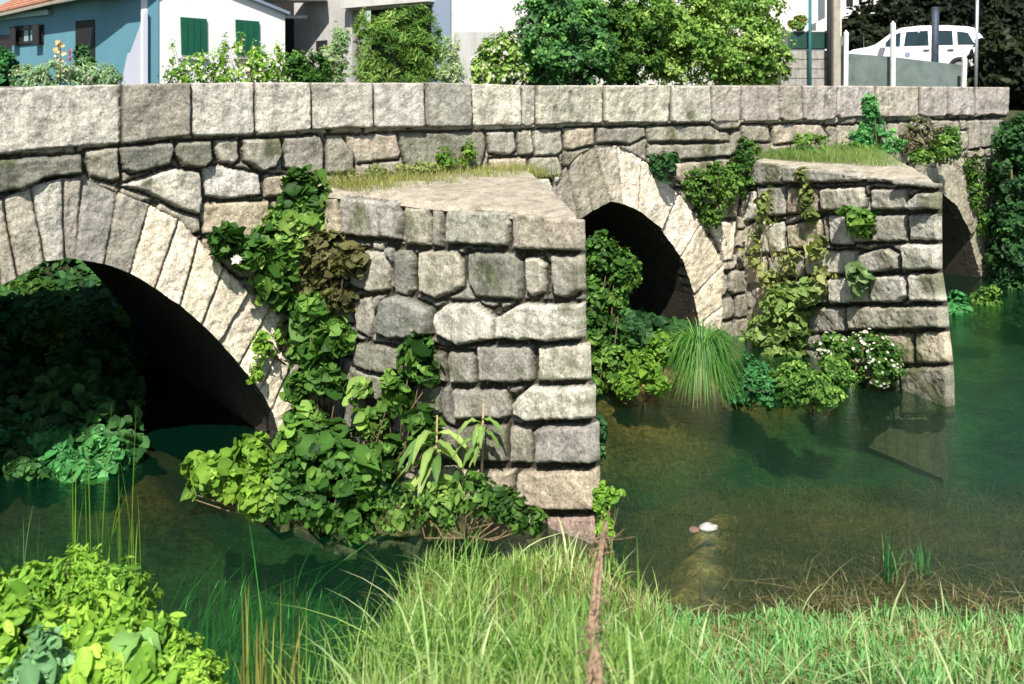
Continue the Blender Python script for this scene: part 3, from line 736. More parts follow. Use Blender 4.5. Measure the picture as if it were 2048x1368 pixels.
def quad_flowers(name, P, Nn, size, col, parent, r, petals=5):
    n = len(P); Nn = unit(Nn); t = r.normal(0, 1, (n, 3)); T = unit(t - Nn * (t * Nn).sum(1, keepdims=True)); B = np.cross(Nn, T)
    V = []; s = size * r.uniform(.6, 1.3, (n, 1)); k = petals * 2
    V.append(P)
    for i in range(k):
        a = 2 * math.pi * i / k; rad = s * (1.0 if i % 2 else .55)
        V.append(P + (T * math.cos(a) + B * math.sin(a)) * rad + Nn * s * .25)
    V = np.stack(V, 1); base = (np.arange(n) * (k + 1))[:, None, None]
    f = np.array([(0, 1 + i, 1 + (i + 1) % k) for i in range(k)])[None] + base
    C = np.array(col)[None] * r.uniform(.8, 1.1, (n, 1)); C = np.repeat(C[:, None], k + 1, 1).reshape(-1, 3)
    o = link(name, mesh_np(name, V.reshape(-1, 3), f.reshape(-1, 3), C), M['petal'], parent)
    o['kind'] = 'stuff'
    return o

def blades(name, P, h, w, cols, parent=None, lean=.35, segs=4, r=None, dirn=None, mat=None, tipcol=None):
    r = r or rng
    n = len(P); h = h * np.exp(r.normal(0, .28, n)); w = w * np.exp(r.normal(0, .25, n))
    az = r.uniform(0, 2 * math.pi, n); ld = np.stack([np.cos(az), np.sin(az), 0 * az], 1)
    if dirn is not None: ld = unit(ld * .6 + dirn)
    ln = lean * r.gamma(1.6, .6, n)
    side = unit(np.cross(ld, np.array([0, 0, 1.0])) + r.normal(0, .5, (n, 3)) * np.array([1, 1, 0]))
    V = []
    for i in range(segs + 1):
        t = i / segs
        off = ld * (ln * h * t ** 1.8)[:, None]; up = np.array([0, 0, 1.0]) * (h * (t - .28 * np.minimum(ln, 1.6) * t ** 2.6))[:, None]
        ww = (w * (1 - t ** 1.6) * (.6 + .8 * t) + .0006)[:, None] * .5
        c = P + off + up
        V += [c - side * ww, c + side * ww]
    k = 2 * (segs + 1); V = np.stack(V, 1)
    f = np.array([(2 * i, 2 * i + 1, 2 * i + 3, 2 * i + 2) for i in range(segs)])[None] + (np.arange(n) * k)[:, None, None]
    C = np.repeat(cols[:, None], k, 1)
    if tipcol is not None:
        g = np.repeat(np.linspace(0, 1, segs + 1), 2)[None, :, None] ** 1.5
        C = C * (1 - g * .6) + np.array(tipcol) * g * .6
    return link(name, mesh_np(name, V.reshape(-1, 3), f.reshape(-1, 4), C.reshape(-1, 3)), mat or M['grass'], parent)

def B(px, py, Y, r, ry=None, rdep=None):
    """blob at a photo position and a chosen distance, radius in photo px"""
    m = r / F * Y; mz = (ry or r) / F * Y
    return (at(px, py, Y), (m, (rdep if rdep else min(m, mz)), mz))
def BP(pl, px, py, r, off=.1, ry=None, dep=None):
    p = pl.hit(px, py); Y = p[1]; m = r / F * Y; mz = (ry or r) / F * Y
    return (p + pl.n * off, (m, dep or max(.12, m * .5), mz))

exec_veg = True
# ---- climbers on the bridge
shrub('ivy', 'thick ivy with rounded leaves hanging where the left arch meets the nearer pier', 'ivy',
      [BP(WALL, 590, 395, 48, .22), BP(WALL, 580, 445, 58, .25), BP(WALL, 610, 490, 48, .3), BP(WALL, 545, 500, 48, .22), BP(WALL, 480, 500, 38, .2, 30), BP(WALL, 440, 475, 26, .18), BP(WALL, 530, 560, 34, .2), BP(WALL, 560, 590, 26, .2)],
      4200, .085, G_IVY, base=WALL.hit(620, 560), shape='ivy', aspect=.95, flowers=None)
shrub('ivy', 'dark vine with brown and green leaves on the shoulder of the nearer pier', 'ivy',
      [BP(PL1, 670, 510, 45, .15), BP(PL1, 720, 520, 32, .12), BP(PL1, 650, 560, 42, .15), BP(PL1, 700, 590, 28, .1)], 1500, .07, [(.03, .03, .01), (.08, .08, .03), (.14, .13, .05), (.1, .15, .04)], base=PL1.hit(680, 600), shape='ivy', aspect=.9)
shrub('ivy', 'broad leaved climber running down the left flank of the nearer pier', 'ivy',
      [BP(PL1, 655, 620, 44, .22), BP(PL1, 645, 690, 38, .2), BP(PL1, 690, 670, 34, .18), BP(PL1, 640, 770, 36, .2), BP(PL1, 680, 745, 30, .18), BP(PL1, 650, 840, 44, .25), BP(PL1, 700, 870, 36, .25), BP(PL1, 625, 890, 36, .25)],
      2600, .085, G_IVY, base=PL1.hit(650, 960), shape='ivy', aspect=.95, bright=1.1)
shrub('ivy', 'leafy vine spilling across the middle courses of the nearer pier', 'ivy',
      [BP(PL1, 850, 700, 32, .12), BP(PL1, 870, 740, 26, .12), BP(PL1, 815, 780, 36, .15), BP(PL1, 770, 840, 34, .16), BP(PL1, 865, 850, 32, .14), BP(PL1, 800, 900, 36, .18), BP(PL1, 735, 780, 20, .12)],
      900, .085, G_IVY, base=PL1.hit(800, 960), shape='ivy', aspect=.9, bright=1.0, lump=.6)
shrub('shrub', 'bright lobed leaves reaching left over the dark pool from the pier foot', 'shrub',
      [B(400, 935, 9.3, 34, 26), B(450, 950, 9.2, 40, 34), B(510, 920, 9.3, 42, 40), B(520, 990, 9.1, 46, 36), B(470, 975, 9.2, 30, 22), B(380, 990, 9.2, 14, 8)],
      1500, .075, G_YEL, base=at(560, 1040, 9.2), shape='ivy', aspect=.8, bright=.75, lump=.7)
shrub('shrub', 'green bush with rounded leaves at the waterline below the nearer pier', 'shrub',
      [B(590, 950, 9.2, 50, 50), B(640, 930, 9.1, 54, 54), B(700, 960, 9.0, 55, 60), B(650, 1010, 9.0, 55, 45), B(720, 1030, 8.9, 40, 45), B(560, 1010, 9.1, 45, 35)],
      2600, .075, G_IVY, base=at(650, 1085, 9.0), shape='ivy', aspect=.85, bright=1.15)
shrub('shrub', 'dark leafy plants crowding the foot of the nearer pier beside the sandy corner stone', 'shrub',
      [B(950, 990, 8.9, 48, 36), B(1010, 1010, 8.75, 42, 32), B(1060, 1040, 8.65, 30, 24), B(880, 1010, 8.9, 42, 36), B(800, 1020, 8.9, 50, 40)],
      1500, .06, G_IVY, base=at(930, 1080, 8.8), shape='oval', aspect=.6, bright=.9)

# big dock-like plant
def dock(name, label, base, n, length, w, cols, up=.6, seed=3, height=.5, parentcat='plant'):
    r = np.random.default_rng(seed)
    e = empty(name, tuple(base), label, parentcat)
    V = []; Fq = []; C = []
    for k in range(n):
        hz = r.uniform(0, height); a = r.uniform(math.pi, 2 * math.pi) + r.normal(0, .3); ln = length * r.uniform(.6, 1.2); ww = w * r.uniform(.7, 1.2)
        d = np.array([math.cos(a), math.sin(a), 0]); sd_ = np.cross(d, [0, 0, 1]); p0 = np.array(base) + np.array([0, 0, hz]); segs = 7
        c = np.array(cols[r.integers(len(cols))]) * r.uniform(.8, 1.2); b0 = len(V); u_ = up * r.uniform(.3, 1.3)
        for i in range(segs + 1):
            t = i / segs; p = p0 + d * ln * (t - .1 * t * t) + np.array([0, 0, ln * (u_ * t - (u_ + .45) * t * t)])
            wd = ww * math.sin(math.pi * min(1, t * .93 + .07)) ** .7 * .5 + .003
            wv = .012 * math.sin(t * 17 + k)
            V += [p - sd_ * wd + np.array([0, 0, wd * .5 + wv]), p, p + sd_ * wd + np.array([0, 0, wd * .5 - wv])]; C += [c, c * 1.25, c]
        for i in range(segs):
            q0 = b0 + 3 * i; Fq += [(q0, q0 + 1, q0 + 4, q0 + 3), (q0 + 1, q0 + 2, q0 + 5, q0 + 4)]
    link('foliage', mesh_np('foliage', np.array(V), np.array(Fq), np.array(C), True), M['leaf'], e)
    b = np.array(base, float)
    tubes('stem', [([b + [0, 0, -.3], b + [.01, 0, height * .5], b + [.02, 0, height + (.15 if height > .1 else 0)]], [.018, .014, .008])], M['drystem'], e, 6)
    return e
dock('dock_plant', 'tall plant with long pale drooping leaves and a brown stem before the nearer pier', PL1.hit(905, 960) + PL1.n * .25, 16, .42, .11, [(.2, .3, .08), (.3, .4, .12), (.1, .2, .05)], height=.55, seed=5)
dock('dock_plant', 'smaller long leaved plant rooted right of the brown stemmed one on the nearer pier', PL1.hit(990, 900) + PL1.n * .2, 10, .26, .06, [(.14, .24, .06), (.2, .3, .08)], height=.35, seed=9)
shrub('climbing_plant', 'light spray of leaves on the cream ring at the right end of the left arch', 'plant',
      [BP(WALL, 520, 690, 24, .1, 30), BP(WALL, 556, 665, 14, .08, 26), BP(WALL, 505, 745, 14, .08, 22)], 210, .06, G_YEL, base=WALL.hit(565, 720), aspect=.6, bright=.8)
# white flower
fl = empty('white_rose', tuple(WALL.hit(448, 508) + WALL.n * .36), 'single white bloom at the left tip of the ivy above the left arch', 'flower')
quad_flowers('petals', np.tile(WALL.hit(448, 508) + WALL.n * .36, (9, 1)) + rng.normal(0, .012, (9, 3)), np.tile([[.2, -1, .3]], (9, 1)) + rng.normal(0, .5, (9, 3)), .05, (.85, .85, .82), fl, rng)
# ledges of the nearer pier: grass and weeds against the wall
def scatter_px(n, x0, x1, y0, y1, zfn=None, pl=None, off=0, r=None):
    r = r or rng
    px = r.uniform(x0, x1, n); py = r.uniform(y0, y1, n)
    return np.array([pl.hit(a, b) + pl.n * r.uniform(0, off) for a, b in zip(px, py)])
def ledge(name, label, sa, sb, z, n, h, cols, depth=.6, seed=1, w=.008, cat='grass', tip=None, tri=None):
    r = np.random.default_rng(seed)
    s_ = r.uniform(sa, sb, n); q_ = r.uniform(.05, depth, n) * r.uniform(.3, 1, n)
    P = WALL.w(s_, np.full(n, z), q_)
    if tri is not None: P = P[inpoly(P[:, 0], P[:, 1], tri)]
    n = len(P)
    C = pal(n, cols, P, seed, 1, r)
    o = blades(name, P, h, w, C, lean=.6, r=r, tipcol=tip); tag(o, label, cat, kind='stuff')
    return o
s0 = WALL.loc(640, 360)[0]; s1 = WALL.loc(1050, 360)[0]
ledge('ledge_grass', 'short yellow green grass along the top of the nearer pier', s0, s1 - .1, 2.84, 5200, .12, [(.12, .16, .04), (.25, .28, .09), (.36, .34, .13), (.2, .3, .07)], 1.1, 3)
s0b = WALL.loc(1500, 320)[0]; s1b = 7.9
ledge('ledge_grass', 'meadow grass and small flowers on top of the farther pier', s0b, s1b, 2.78, 14000, .13, [(.06, .13, .03), (.14, .25, .06), (.26, .33, .11), (.12, .28, .05)], 3.2, 5, tri=[tuple(P2R[:2]), tuple(P2A[:2] + np.array([-.05, .25])), tuple(WALL.w(7.9, 0)[:2])])
shrub('weed', 'low green weeds scattered over the grass of the farther pier top', 'weed', [BP(WALL, 1560, 300, 40, .5, 10), BP(WALL, 1640, 296, 40, .7, 12), BP(WALL, 1600, 280, 30, .2, 12)], 1300, .045, G_IVY[1:], base=WALL.hit(1600, 315) + WALL.n * .5, lump=.8)
shrub('weed', 'tall leafy weed standing on the nearer pier top against the wall', 'weed', [BP(WALL, 880, 318, 20, .12, 26), BP(WALL, 925, 310, 18, .12, 28)], 500, .04, G_YEL, base=WALL.hit(900, 350) + WALL.n * .12, bright=.6)
shrub('weed', 'low sprawling weed at the left end of the nearer pier top', 'weed', [BP(WALL, 735, 345, 28, .2, 12), BP(WALL, 820, 335, 45, .2, 14), BP(WALL, 680, 350, 20, .2, 12)], 900, .035, G_OLIVE, base=WALL.hit(780, 355) + WALL.n * .15)
# wall between the second arch and the farther pier
shrub('ivy', 'small round tuft of leaves just right of the pointed arch crown', 'ivy', [BP(WALL, 1318, 330, 28, .12, 26)], 900, .045, G_DARK, bright=1.3, base=WALL.hit(1320, 350))
shrub('ivy', 'dark trailing creeper hanging over the cream ring of the pointed arch', 'ivy', [BP(WALL, 1385, 375, 36, .14, 34), BP(WALL, 1410, 415, 28, .14, 34), BP(WALL, 1425, 350, 26, .12)], 2600, .045, G_IVY, base=WALL.hit(1395, 360), bright=.9)
shrub('ivy', 'clump of green leaves filling the corner left of the farther pier top', 'ivy', [BP(WALL, 1462, 350, 30, .14, 38), BP(WALL, 1480, 305, 26, .14, 28), BP(WALL, 1440, 380, 22, .12)], 2200, .045, G_IVY, base=WALL.hit(1470, 380))
shrub('shrub', 'slim bright green sapling rising from the farther pier top past the parapet', 'shrub', [BP(WALL, 1690, 215, 18, .5, 26), BP(WALL, 1695, 250, 26, .5, 24), BP(WALL, 1715, 285, 36, .5, 24), BP(WALL, 1670, 275, 22, .5)], 2600, .05, G_TEAL + [(.2, .4, .1)], base=WALL.hit(1695, 315) + WALL.n * .45, bright=1.25)
shrub('shrub', 'purplish twiggy shrub on the farther pier top under the parapet', 'shrub', [BP(WALL, 1788, 262, 36, .5, 26), BP(WALL, 1770, 290, 26, .5, 18)], 1700, .045, [(.03, .03, .02), (.09, .07, .05), (.14, .14, .07), (.1, .16, .06)], base=WALL.hit(1785, 315) + WALL.n * .45)
shrub('shrub', 'green bush drooping over the right end of the farther pier top', 'shrub', [BP(WALL, 1825, 295, 36, .6, 26), BP(WALL, 1845, 270, 22, .5, 20), BP(WALL, 1770, 308, 24, .7, 14)], 2400, .05, G_IVY, base=WALL.hit(1820, 325) + WALL.n * .55)
shrub('ivy', 'thin creeper trailing beside the far arch ring at right', 'ivy', [BP(WALL, 1937, 335, 20, .12, 26), BP(WALL, 1942, 385, 18, .12, 34), BP(WALL, 1955, 440, 13, .12, 34), BP(WALL, 1895, 268, 16, .1, 14)], 1600, .05, G_IVY, base=WALL.hit(1940, 350))
# right end: tall ivy-clad column
shrub('ivy_clad_tree', 'tall dark ivy covered trunk closing the right edge of the view', 'tree', [B(2030, 280, 19.6, 34, 40, .5), B(2025, 350, 19.6, 38, 50, .6), B(2030, 430, 19.6, 42, 60, .6), B(2025, 520, 19.6, 40, 60, .6), B(2035, 600, 19.4, 46, 50, .7), B(2075, 400, 19.6, 60, 140, .9)],
      16000, .085, G_DARK, base=at(2035, 680, 19.6), bright=1.1, stemr=.05)
shrub('shrub', 'bright green bush at the water under the far right arch', 'shrub', [B(1915, 612, 17.5, 26, 28), B(1900, 635, 17.3, 18, 20)], 1800, .06, G_TEAL, bright=1.3)
shrub('shrub', 'loose green bush right of the bright one under the far arch foot', 'shrub', [B(1975, 615, 18.0, 32, 34), B(1960, 640, 18.0, 26, 20)], 1800, .06, G_IVY, bright=1.0)
# middle arch
shrub('elder_bush', 'tall airy bush growing in the pointed arch against the nearer pier', 'shrub',
      [B(1195, 510, 13.2, 36, 38), B(1245, 545, 13.1, 30, 40), B(1185, 580, 13.2, 32, 45), B(1225, 600, 13.1, 28, 26), B(1190, 660, 13.0, 40, 45), B(1185, 740, 12.9, 34, 50), B(1240, 720, 12.7, 34, 40)],
      9500, .06, G_IVY, base=at(1195, 800, 12.9), bright=1.0, lump=.5)
shrub('shrub', 'bright yellow green shrub at the mouth of the pointed arch', 'shrub', [B(1290, 735, 12.4, 34, 34), B(1325, 700, 12.5, 30, 32), B(1255, 770, 12.3, 22, 22), B(1310, 770, 12.3, 26, 18)], 3600, .06, G_YEL, base=at(1290, 805, 12.4), bright=.75)
# sedge tussock
def tussock(name, label, base, n, length, w, cols, seed, cat='grass tuft', group=None, spread=.1, rise=.5):
    r = np.random.default_rng(seed); az = r.uniform(0, 2 * math.pi, n); d = np.stack([np.cos(az), np.sin(az), 0 * az], 1)
    ln = length * r.uniform(.6, 1.15, n); P0 = np.array(base) + d * r.uniform(0, spread, (n, 1)); segs = 7; V = []
    sd = np.cross(d, np.array([0, 0, 1.0])); up = r.uniform(.25, 1.5, n) * rise
    for i in range(segs + 1):
        t = i / segs
        p = P0 + d * (ln * .75 * t)[:, None] + np.array([0, 0, 1.0]) * (ln * (up * t * 2.0 - (up * 1.0 + .85) * t * t))[:, None]
        ww = w * .5 * (1 - t ** 2) + .0008; V += [p - sd * ww, p + sd * ww]
    k = 2 * (segs + 1); V = np.stack(V, 1)
    f = np.array([(2 * i, 2 * i + 1, 2 * i + 3, 2 * i + 2) for i in range(segs)])[None] + (np.arange(n) * k)[:, None, None]
    C = np.repeat(pal(n, cols, None, 0, 1, r)[:, None], k, 1)
    o = link(name, mesh_np(name, V.reshape(-1, 3), f.reshape(-1, 4), C.reshape(-1, 3)), M['grass'])
    o.location = (0, 0, 0); return tag(o, label, cat, group)
tussock('sedge_tussock', 'dense drooping sedge tussock at the foot of the pointed arch', at(1402, 745, 12.5) + np.array([0, 0, .12]), 2200, .62, .009, [(.02, .1, .02), (.06, .2, .03), (.14, .34, .06), (.26, .36, .12)], 4, spread=.12, rise=.8)
# base of the farther pier
shrub('shrub', 'low dark bush between the sedge and the farther pier at the waterline', 'shrub', [B(1500, 760, 12.6, 42, 44), B(1470, 780, 12.5, 30, 30), B(1540, 785, 12.3, 34, 30)], 4200, .045, G_TEAL, base=at(1500, 815, 12.5), bright=1.0)
shrub('shrub', 'small leaved green bush under the middle of the farther pier', 'shrub', [B(1590, 770, 12.2, 45, 44), B(1640, 780, 12.1, 42, 36), B(1670, 750, 12.3, 34, 34)], 5200, .045, G_IVY, base=at(1620, 820, 12.2), bright=1.1)
shrub('climbing_plant', 'tall weeds with large soft leaves climbing the left half of the farther pier', 'plant', [BP(PL2, 1590, 600, 36, .2, 36), BP(PL2, 1615, 640, 38, .2, 40), BP(PL2, 1560, 660, 36, .2, 44), BP(PL2, 1600, 710, 46, .22, 34), BP(PL2, 1530, 700, 34, .2, 34), BP(PL2, 1640, 580, 18, .2, 24), BP(PL2, 1500, 690, 30, .2, 30)],
      3000, .085, [(.05, .09, .02), (.1, .17, .04), (.17, .26, .07), (.26, .34, .12)], base=PL2.hit(1580, 770), shape='ivy', aspect=.8)
shrub('umbel_plant', 'bushy plant with clusters of white flowers below the right side of the farther pier', 'plant', [BP(PL2, 1700, 690, 36, .3, 28), BP(PL2, 1770, 690, 44, .3, 30), BP(PL2, 1810, 720, 36, .35, 40), BP(PL2, 1740, 750, 46, .45, 36), BP(PL2, 1690, 770, 30, .45, 26)],
      5200, .05, G_IVY, base=PL2.hit(1750, 810) + PL2.n * .3, flowers=(420, .024, (.62, .62, .52)))
shrub('climbing_plant', 'tuft of broad leaves sprouting from a joint in the farther pier', 'plant', [BP(PL2, 1745, 448, 32, .14, 24), BP(PL2, 1720, 430, 18, .1, 14)], 320, .10, G_IVY, base=PL2.hit(1735, 465), shape='ivy', aspect=.9, bright=1.1)
shrub('climbing_plant', 'sparse weed dangling from the cap stones of the farther pier', 'plant', [BP(PL2, 1615, 350, 16, .08, 16), BP(PL2, 1620, 395, 16, .08, 26), BP(PL2, 1630, 430, 16, .08, 16)], 380, .07, G_OLIVE, base=PL2.hit(1615, 340))
shrub('climbing_plant', 'few large grey green leaves growing low on the right of the farther pier', 'plant', [BP(PL2, 1735, 555, 20, .12, 26)], 60, .14, [(.1, .18, .06), (.2, .28, .12)], base=PL2.hit(1730, 590), shape='ivy', aspect=.8)
shrub('climbing_plant', 'loose vine trailing down the left side of the farther pier face', 'plant', [BP(PL2, 1540, 420, 20, .07, 40), BP(PL2, 1520, 500, 24, .08, 40), BP(PL2, 1590, 520, 26, .08, 36), BP(PL2, 1650, 510, 24, .08, 34), BP(PL2, 1560, 560, 30, .1, 30), BP(PL2, 1660, 560, 24, .1, 30)], 700, .07, G_OLIVE[1:] + [(.2, .32, .1)], base=PL2.hit(1560, 620), shape='ivy', aspect=.8, lump=.8)
shrub('moss_weeds', 'mossy weeds in the joints along the left edge of the farther pier', 'weed', [BP(PL2, 1475, 540, 14, .06, 34), BP(PL2, 1465, 640, 22, .08, 30)], 700, .05, G_OLIVE, base=PL2.hit(1470, 660))

# ---- far bank seen through the left arch
far = [(20, 650, 14.0, 60, 60), (90, 700, 13.2, 60, 60), (165, 700, 14.5, 50, 60), (30, 770, 12.4, 70, 50), (120, 790, 12.0, 60, 50), (195, 790, 12.8, 50, 60), (60, 870, 11.0, 80, 50), (170, 890, 10.9, 70, 50), (-50, 720, 13.0, 80, 90), (-60, 860, 11.0, 80, 60), (60, 590, 16.5, 60, 50), (235, 830, 12.0, 40, 60), (225, 730, 13.6, 40, 60), (235, 920, 10.9, 40, 40), (100, 640, 15.0, 60, 60), (20, 930, 10.5, 70, 34), (120, 935, 10.5, 70, 34), (200, 915, 10.7, 50, 36)]
labs = ['overgrown bush at the upper left of the view through the left arch', 'dark leafy bush in the middle of the view through the left arch', 'deep green bush beside the inner edge of the left arch vault',
        'bush lit by the sun low at the left beyond the arch', 'round bush above the far waterline beyond the left arch', 'shaded bush touching the right inner side of the left vault',
        'spreading greenery overhanging the far water at left', 'hanging greenery over the far water below the vault', 'bush partly cut by the left picture edge beyond the arch', 'low bank bush at the left picture edge beyond the arch', 'pale willow sprays just under the crown of the left arch', 'slim dark bush against the shaded vault of the left arch', 'upper dark bush along the shaded edge of the left vault', 'lowest bush at the waterline beside the shaded vault', 'broad bush below the willow sprays beyond the left arch', 'fringe of leaves on the waterline at the left picture edge', 'fringe of leaves on the waterline in the middle of the left opening', 'leaf fringe dipping into the water beside the black vault shadow']
for i, (px, py, Y, rx, rz) in enumerate(far):
    shrub('bank_shrub', labs[i], 'bush', [B(px, py, Y, rx * .7, rz * .7), B(px + rx * .5, py + rz * .3, Y - .3, rx * .5, rz * .5), B(px - rx * .4, py + rz * .4, Y, rx * .5, rz * .5)], 3200, .085,
          [G_TEAL, G_IVY, G_TEAL, G_IVY, G_TEAL, G_DARK, G_TEAL, G_TEAL, G_IVY, G_TEAL, G_IVY, G_DARK, G_TEAL, G_DARK, G_TEAL, G_DARK, G_TEAL, G_TEAL][i], group='bushes beyond the left arch', bright=[1.6, 1.4, 1.3, 1.7, 1.4, 1.2, 1.5, 1.4, 1.4, 1.4, .9, 1.2, 1.2, 1.2, 1.3, 1.3, 1.3, 1.2][i])

r = np.random.default_rng(31); n = 26000
s_ = r.uniform(-14, 14, n); q_ = r.uniform(7.6, 14, n); W_ = WALL.w(s_, 0 * s_, -q_); zz = ground(W_[:, 0], W_[:, 1]); k = zz > -.05
P = np.stack([W_[:, 0], W_[:, 1], zz + r.uniform(.02, .25, n)], 1)[k]
yb = r.uniform(10.4, 17, 9000); xb = -.37 * yb - r.uniform(0, 5, 9000); Pb = np.stack([xb, yb, ground(xb, yb) + r.uniform(.02, .3, 9000)], 1); P = np.concatenate([P, Pb[Pb[:, 2] > .05]])
sc = r.uniform(-.2, 4.3, 5000); qc = r.uniform(-.6, 6.5, 5000); Wc = WALL.w(sc, 0 * sc, -qc); zc = ground(Wc[:, 0], Wc[:, 1]); Pc = np.stack([Wc[:, 0], Wc[:, 1], zc + r.uniform(.02, .2, 5000)], 1); P = np.concatenate([P, Pc[zc > .02]])  # leaves added under the middle arch to darken its floor
V_, F_, C_ = leafmesh('ground_ivy', P, np.tile([[.3, -.4, .8]], (len(P), 1)), .16, pal(len(P), G_DARK, P, 5, 1.2, r), .8, r=r)
o = link('ground_ivy', mesh_np('ground_ivy', V_, F_, C_), M['leaf']); tag(o, 'dark ivy carpeting the slope of the bank behind the bridge', 'ivy', kind='stuff')
# ---- gardens behind the parapet
def garden(name, label, cat, bl, n, size, pals, Y, **kw):
    blobs = [B(px, py, Y, rx, rz) for px, py, rx, rz in bl]
    x = np.mean([b[0][0] for b in blobs])
    return shrub(name, label, cat, blobs, n, size, pals, base=(x, Y, 3.05), **kw)
garden('garden_shrub', 'dark green shrub at the far left edge above the parapet', 'shrub', [(5, 135, 26, 32), (0, 165, 30, 30)], 1500, .09, G_TEAL, 19)
garden('wildflower_clump', 'pale feathery wildflowers before the blue-shaded cottage wall', 'plant', [(60, 160, 36, 26), (110, 150, 40, 28), (165, 152, 40, 28), (215, 155, 30, 24), (125, 180, 90, 25)], 8000, .07, [(.1, .22, .1), (.2, .34, .16), (.34, .44, .28), (.42, .44, .38)], 18.5, aspect=.25, flowers=(130, .03, (.65, .5, .5)))
garden('garden_shrub', 'little dark bush in front of the black door of the blue-shaded cottage side', 'shrub', [(165, 105, 15, 18), (172, 125, 18, 16)], 700, .07, G_DARK, 19.5, bright=1.4)
# yellow lily stalk
ly = empty('lily_stalk', tuple(at(121, 160, 18)), 'tall stalk with a pale orange flower head before the blue-shaded cottage wall', 'flower')
tubes('stem', [([at(121, 175, 18), at(120, 130, 18), at(121, 88, 18)], [.012, .01, .008])], M['stem'], ly)
Pf = np.concatenate([at(121, 90, 18) + rng.normal(0, .035, (14, 3)), at(114, 103, 18) + rng.normal(0, .03, (8, 3)), at(123, 112, 18) + rng.normal(0, .05, (8, 3))])
quad_flowers('flower_head', Pf, rng.normal(0, .4, (30, 3)) + [0, -1, .3], .045, (.8, .6, .35), ly, rng)
ly = empty('foxglove', tuple(at(141, 160, 18)), 'thin stalk with pink bells right of the orange flower stalk', 'flower')
tubes('stem', [([at(141, 175, 18), at(141, 98, 18)], [.01, .006])], M['stem'], ly)
quad_flowers('flower_head', np.array([at(141 + random.uniform(-2, 2), y, 18) for y in np.linspace(99, 120, 12)]), rng.normal(0, .4, (12, 3)) + [0, -1, 0], .035, (.6, .25, .4), ly, rng)
garden('flowering_shrub', 'yellow green flowering shrub under the left green shutter', 'shrub', [(360, 150, 34, 24), (410, 140, 36, 30), (440, 125, 16, 26), (390, 165, 60, 26), (455, 160, 30, 26), (345, 110, 8, 26)], 2600, .065, G_YEL, 20, bright=.95, lump=.8, aspect=.4, flowers=(200, .035, (.8, .78, .62)))
garden('flowering_shrub', 'cream flowering shrub under the right green shutter', 'shrub', [(500, 150, 34, 30), (540, 145, 26, 36), (480, 100, 10, 34), (515, 120, 22, 28), (558, 110, 10, 30), (520, 168, 50, 22), (450, 90, 7, 20)], 2600, .065, G_YEL, 20, bright=.95, lump=.8, aspect=.4, flowers=(200, .035, (.82, .78, .66)))
garden('garden_shrub', 'grassy green shrub right of the white house corner', 'shrub', [(590, 135, 26, 30), (625, 140, 30, 34), (600, 168, 60, 20)], 3600, .09, G_IVY, 21, aspect=.3, bright=1.35)
garden('lavender_bush', 'silvery grey bush left of the tall green one', 'shrub', [(665, 125, 26, 34), (680, 85, 18, 34), (660, 160, 34, 24)], 3400, .08, G_PALE, 21.5, aspect=.25, bright=1.2)
garden('tall_shrub', 'tall feathery green shrub before the dark garage opening', 'shrub', [(740, 90, 42, 60), (800, 80, 46, 65), (850, 95, 40, 62), (760, 150, 60, 30), (840, 150, 50, 30), (725, 50, 16, 30), (838, 40, 26, 26)], 17000, .085, G_IVY[1:] + [(.24, .38, .14)], 22.5, aspect=.2, bright=1.0, lump=.3)
garden('lavender_bush', 'thin silvery bush at the right of the tall green shrub', 'shrub', [(900, 105, 18, 40), (905, 150, 26, 24)], 1800, .08, G_PALE, 22, aspect=.25, bright=1.2)
garden('flowering_shrub', 'white flowering bush left of the big dark bush', 'shrub', [(985, 115, 26, 34), (1010, 95, 26, 36), (960, 140, 20, 26), (1000, 150, 44, 26)], 5000, .07, G_IVY[1:] + [(.3, .4, .15)], 22.5, bright=1.1, lump=.6, flowers=(300, .045, (.72, .66, .56)))
garden('laurel_bush', 'big dark green bush with small bright leaves above the middle of the parapet', 'bush', [(1090, 90, 62, 62), (1140, 50, 60, 60), (1080, 30, 40, 44), (1170, 110, 60, 60), (1110, 145, 70, 34), (1060, 130, 34, 34), (1120, 5, 50, 40)], 24000, .075, G_DARK + [(.2, .34, .08)], 23.5, bright=1.5, lump=.6)
garden('laurel_bush', 'dense bush with a bluish tint between the dark and the light bush', 'bush', [(1245, 60, 48, 60), (1270, 110, 50, 54), (1230, 140, 44, 34), (1290, 40, 50, 56), (1200, 30, 40, 50)], 19000, .075, G_IVY, 24.5, bright=1.1, lump=.6)
garden('garden_shrub', 'light green fine leaved bush above the parapet', 'bush', [(1350, 50, 56, 62), (1390, 100, 60, 60), (1340, 130, 50, 44), (1440, 130, 50, 44), (1400, 20, 60, 50)], 24000, .07, G_IVY[1:] + [(.3, .44, .12)], 25.5, bright=1.1, lump=.6)
garden('garden_shrub', 'tall pale green bush beside the planter and grey wall', 'bush', [(1480, 60, 56, 66), (1520, 110, 56, 58), (1540, 40, 26, 40), (1470, 140, 50, 36), (1430, 20, 50, 50), (1500, 10, 60, 40)], 24000, .07, G_IVY[1:] + [(.34, .46, .16)], 26.5, bright=1.15, lump=.6, flowers=(260, .03, (.7, .72, .5)))

